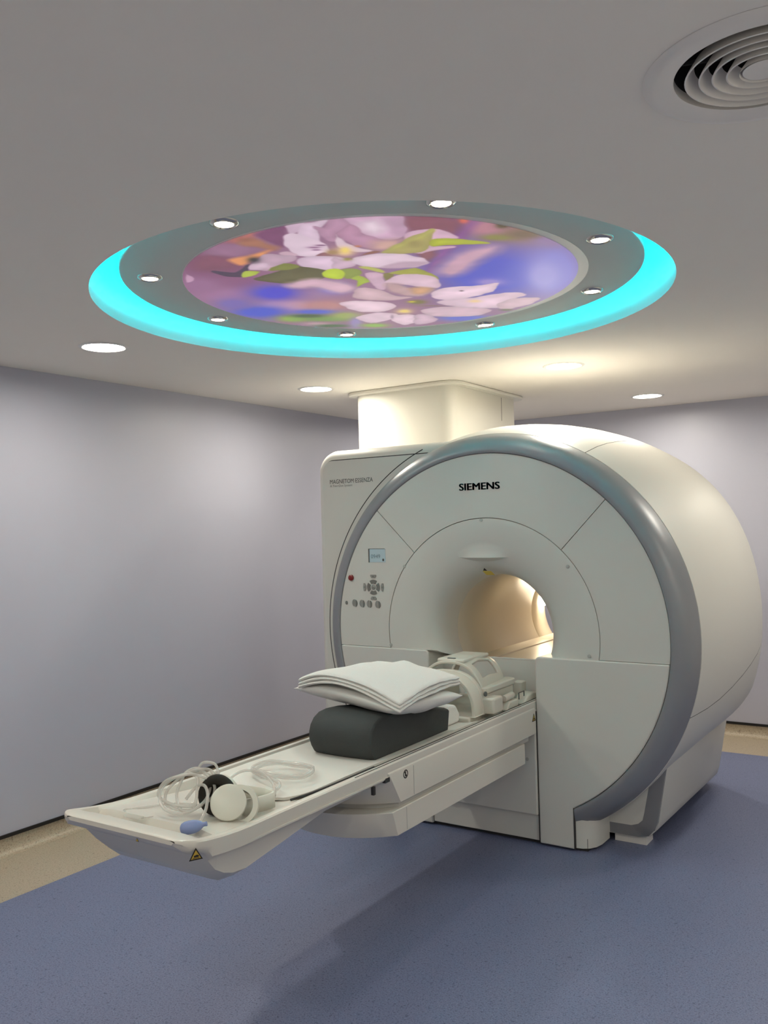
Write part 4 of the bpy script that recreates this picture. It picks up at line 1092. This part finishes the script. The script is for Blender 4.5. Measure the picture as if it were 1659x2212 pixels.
# hood: cage with an eye opening
P = []
ys = np.linspace(3.73, 4.03, 13); th = np.linspace(0, 180, 41)
rows = []
for a in th:
    row = []
    for y in ys:
        hw_ = 0.168 - 0.03 * (y - 3.73) / 0.30; hz_ = 0.235 - 0.02 * abs(y - 3.86) / 0.15
        c = math.cos(D(a)); s_ = math.sin(D(a))
        row.append((TX + hw_ * math.copysign(abs(c) ** 0.8, c), y, HZ + 0.03 + hz_ * s_ ** 0.8))
    rows.append(row)
v, f = grid(rows)
keep = []
nv_ = len(ys)
for q in f:
    i, j = q[0] // nv_, q[0] % nv_
    a = th[i]
    win = (34 < a < 62 or 118 < a < 146) and 2 <= j <= 9
    if not win: keep.append(q)
hood = mesh('hood', v, keep, 'coil_plastic', coil, smooth=50); solid(hood, 0.014, 1); bev(hood, 0.003, 2, 50)
# side ledges and lower half
for s in (1, -1):
    xa, xb = sorted((TX + s * 0.120, TX + s * 0.190))
    bev(mesh('side_ledge', *prism_z(rrect(xa, xb, 3.73, 4.07, 0.03, 6), HZ + 0.115, HZ + 0.145), 'coil_plastic', coil, smooth=40), 0.006)
    xa, xb = sorted((TX + s * 0.125, TX + s * 0.180))
    bev(mesh('lower_half', *prism_z(rrect(xa, xb, 3.735, 4.06, 0.022, 6), HZ + 0.031, HZ + 0.112), 'coil_plastic', coil, smooth=40), 0.004)
mesh('latch', *lathe_dir((TX + 0.195, 3.712, HZ + 0.122), (1, -0.2, 0.1), [(0.012, 0), (0.012, 0.004), (0.008, 0.006)], 16), 'latch_grey', coil)
mesh('latch', *box(TX + 0.1905, TX + 0.196, 3.705, 3.716, HZ + 0.088, HZ + 0.097), 'latch_grey', coil, smooth=0)
bev(mesh('latch', *box(TX - 0.022, TX + 0.022, 3.742, 3.757, HZ + 0.258, HZ + 0.275), 'latch_grey', coil, smooth=0), 0.004)
bev(mesh('hood_bridge', *box(TX - 0.075, TX + 0.075, 3.735, 4.00, HZ + 0.252, HZ + 0.271), 'coil_plastic', coil, smooth=30), 0.009, 3)

# plugs on the near side behind the coil
def plug(name, x, y, label):
    t = thing(name, label, 'plug', (x, y, HZ + 0.016))
    bev(mesh('plug_body', *prism_z(rrect(x - 0.026, x + 0.026, y - 0.03, y + 0.03, 0.010, 4), HZ + 0.016, HZ + 0.105), 'coil_plastic', t, smooth=40), 0.005)
    mesh('cap', *lathe_dir((x, y, HZ + 0.105), (0, 0, 1), [(0.021, 0), (0.021, 0.016), (0.015, 0.022)], 24), 'coil_plastic', t)
    return t
pl = plug('coil_plug', TX + 0.150, 4.185, 'upright white connector plug on the table behind the head coil')
bev(mesh('latch', *box(TX + 0.108, TX + 0.123, 4.145, 4.165, HZ + 0.080, HZ + 0.100), 'latch_grey', pl, smooth=0), 0.003)
lp = thing('lying_plug', 'white connector plug lying on its side beside the head coil', 'plug', (TX + 0.205, 3.93, HZ + 0.016))
bev(mesh('plug_body', *prism_x([(3.85, HZ + 0.020), (3.98, HZ + 0.020), (3.97, HZ + 0.060), (3.88, HZ + 0.060)], TX + 0.195, TX + 0.240), 'coil_plastic', lp, smooth=30), 0.006)
mesh('cable_end', *lathe_dir((TX + 0.216, 3.865, HZ + 0.074), (0.0, 1, 0.05), [(0.014, 0), (0.016, 0.01), (0.016, 0.09), (0.012, 0.10)], 20), 'coil_plastic', lp)
mesh('clip', *tube([(TX + 0.225, 4.015, HZ + 0.046), (TX + 0.225, 4.015, HZ + 0.078), (TX + 0.225, 4.075, HZ + 0.078), (TX + 0.225, 4.075, HZ + 0.046)], 0.003, 6), 'latch_grey', lp)
sk = tag(bev(mesh('socket_housing', *prism_x([(4.03, HZ + 0.018), (4.235, HZ + 0.018), (4.22, HZ + 0.050), (4.15, HZ + 0.064), (4.08, HZ + 0.058)], TX + 0.185, TX + 0.245), 'coil_plastic', None, loc=(TX + 0.215, 4.13, HZ + 0.018), smooth=30), 0.008),
         'low white sloped socket housing on the table edge beside the scanner', 'socket')
neck = tag(bev(mesh('neck_support', *prism_x([(3.455, 0.7015), (3.575, 0.7015), (3.585, 0.74), (3.55, 0.785), (3.50, 0.79), (3.46, 0.76)], TX - 0.10, TX + 0.13), 'linen', None, loc=(TX, 3.5, 0.7015), smooth=50), 0.012, 3), 'cream padded roll between the pillow and the head coil', 'pad')

# ------------------------------------------------------------------ headphones, tubes and bulb on the table end
hp = thing('headphones', 'white patient headphones with black foam lying on the table end', 'headphones', (-1.98, 2.09, 0.70))
nA = Vector((0.52, -0.70, 0.50)).normalized()
cA = Vector((-1.930, 2.008, 0.768))
ca = mesh('ear_cup', *lathe_dir(cA, nA, [(0.050, -0.030), (0.054, -0.012), (0.056, 0.0), (0.055, 0.008), (0.050, 0.011), (0.001, 0.012)], 40), 'phone_plastic', hp, smooth=35)
mesh('cup_rim', *lathe_dir(cA + Vector((0.018, 0.018, -0.006)), nA, [(0.046, -0.035), (0.062, -0.034), (0.066, -0.026), (0.063, -0.016), (0.048, -0.014)], 40, cap=False), 'phone_plastic', ca, smooth=50)
cB = Vector((-2.005, 2.045, 0.772)); nB = Vector((-0.25, 0.80, -0.15)).normalized()
cb = mesh('ear_cup', *lathe_dir(cB, nB, [(0.060, 0.0), (0.062, 0.010), (0.055, 0.03), (0.03, 0.038)], 36), 'phone_plastic', hp, smooth=40)
mesh('ear_foam', *lathe_dir(cB, -nB, [(0.040, 0.004), (0.060, 0.001), (0.064, 0.012), (0.060, 0.026), (0.046, 0.030), (0.034, 0.022), (0.030, 0.008)], 36), 'phone_foam', cb, smooth=60)
band = smooth_path([(-1.915, 2.055, 0.742), (-1.905, 2.12, 0.736), (-1.900, 2.178, 0.735), (-1.918, 2.196, 0.735), (-1.955, 2.195, 0.738), (-2.00, 2.15, 0.752), (-2.018, 2.09, 0.770)], 6)
P = []
for p in band:
    P.append([(p.x, p.y, p.z - 0.024), (p.x, p.y, p.z + 0.024)])
solid(mesh('headband', *grid(P), 'phone_plastic', hp, smooth=60), 0.010, 0)

def ztab(x, y):
    e = abs(x - TX); zi = tin(y)
    w = TW
    return float(np.interp(e, [0, w - 0.15, w - 0.085, w - 0.034, w - 0.012], [zi, zi + 0.002, zi + 0.010, zr(y) - 0.02, zr(y)]))
def tubing(name, pts, r, m, label, sub=8):
    path = smooth_path(pts, sub)
    c = path[0]
    return tag(mesh(name, *tube(path, r, 10), m, None, loc=tuple(c), smooth=60), label, 'tube')
# coiled bundle in front of the headphones
pts = []
uA = Vector((0.80, 0.55, 0.0)); wA = Vector((-0.26, 0.30, 0.90))
for k in range(36):
    a = 2 * PI * k / 8.3 + 0.4
    w = k / 35
    rr = 0.066 + 0.012 * math.sin(1.3 * k)
    c = Vector((-2.085 + 0.022 * math.sin(0.9 * k), 1.995 + 0.03 * math.cos(0.7 * k), 0.786))
    p = c + uA * rr * 1.05 * math.cos(a) + wA * rr * 0.80 * math.sin(a) + Vector((-0.02, 0.03, 0)) * math.sin(0.5 * k)
    pts.append((p.x, p.y, max(p.z, 0.723)))
tubing('coiled_tube', pts, 0.0050, 'clear_tube', 'coiled bundle of clear plastic tube beside the headphones on the table end')
# larger loops on the pad
pts = []
for k in range(19):
    a = 2 * PI * k / 9.3 - 2.2
    w = k / 18
    cx_, cy_ = -2.165 + 0.075 * w, 2.535 - 0.075 * w
    pts.append((cx_ + (0.135 - 0.02 * w) * math.cos(a), cy_ + (0.088) * math.sin(a), 0.720 + 0.014 * w + 0.004 * math.sin(3 * a)))
pts += [(-2.03, 2.36, 0.728), (-1.985, 2.29, 0.722), (-1.925, 2.215, 0.735)]
tubing('looped_tube', pts, 0.0070, 'clear_tube', 'two wide loops of clear plastic tube lying on the mattress pad')
# small standing loop at the far side
pts = [(-2.05, 2.09, 0.812), (-2.12, 2.16, 0.800), (-2.20, 2.225, 0.765), (-2.262, 2.245, 0.752), (-2.285, 2.235, 0.772), (-2.268, 2.240, 0.795), (-2.22, 2.245, 0.795), (-2.185, 2.225, 0.775), (-2.16, 2.18, 0.755), (-2.10, 2.11, 0.775)]
tubing('looped_tube', pts, 0.0050, 'clear_tube', 'small loop of clear tube at the far edge behind the headphones')
# arch over the headband
pts = [(-2.075, 2.14, 0.765), (-2.085, 2.20, 0.785), (-2.06, 2.235, 0.795), (-2.00, 2.25, 0.788), (-1.945, 2.235, 0.765), (-1.915, 2.205, 0.740)]
tubing('arched_tube', pts, 0.0048, 'clear_tube', 'clear tube arching over the headband to its right end')
# tube over the dark ear foam
pts = [(-2.09, 1.985, 0.762), (-2.06, 2.000, 0.800), (-2.02, 1.995, 0.812), (-1.985, 1.975, 0.795), (-1.965, 1.945, 0.758), (-1.965, 1.915, 0.728), (-1.985, 1.89, 0.722)]
tubing('arched_tube', pts, 0.0052, 'clear_tube', 'clear tube crossing the black ear foam and hanging down in front')
# thin tube with a hooked end
pts = [(-2.13, 2.06, 0.722), (-2.20, 2.02, 0.721), (-2.235, 1.965, 0.722), (-2.262, 1.915, 0.724), (-2.268, 1.890, 0.727), (-2.250, 1.878, 0.727)]
tubing('thin_tube', pts, 0.0035, 'clear_thin', 'thin clear tube with a bent tip lying on the bare table end')
# clear clip with a pin
cl = thing('clear_clip', 'small clear plastic clip with a pin lying near the table grip', 'clip', (-2.18, 1.85, 0.7265))
c0 = Vector((-2.180, 1.850, 0.7265))
bev(mesh('clip_body', *plate(c0, (0, 0, 1), [(-0.034, -0.012), (0.036, -0.010), (0.036, 0.012), (-0.034, 0.010)], 0.008, up=(0, 1, 0)), 'clear_thin', cl, smooth=0), 0.002)
mesh('pin', *tube([(-2.146, 1.852, 0.730), (-2.130, 1.885, 0.730)], 0.0018, 6), 'clear_thin', cl)
# blue squeeze bulb
bc = Vector((-1.922, 1.848, 0.7425)); ba = Vector((0.72, 0.52, 0.16)).normalized()
SB = 0.80
bprf = [(r * SB, h * SB) for r, h in [(0.001, -0.046), (0.010, -0.044), (0.019, -0.038), (0.0235, -0.026), (0.0245, -0.010), (0.0235, 0.006), (0.020, 0.020), (0.014, 0.032), (0.0085, 0.039), (0.0075, 0.045), (0.0085, 0.050), (0.0085, 0.054), (0.001, 0.055)]]
bulb = tag(mesh('squeeze_bulb', *lathe_dir(bc, ba, bprf, 32), 'bulb_blue', None, loc=tuple(bc), smooth=50), 'blue rubber squeeze bulb lying on the table end beside the headphones', 'squeeze bulb')
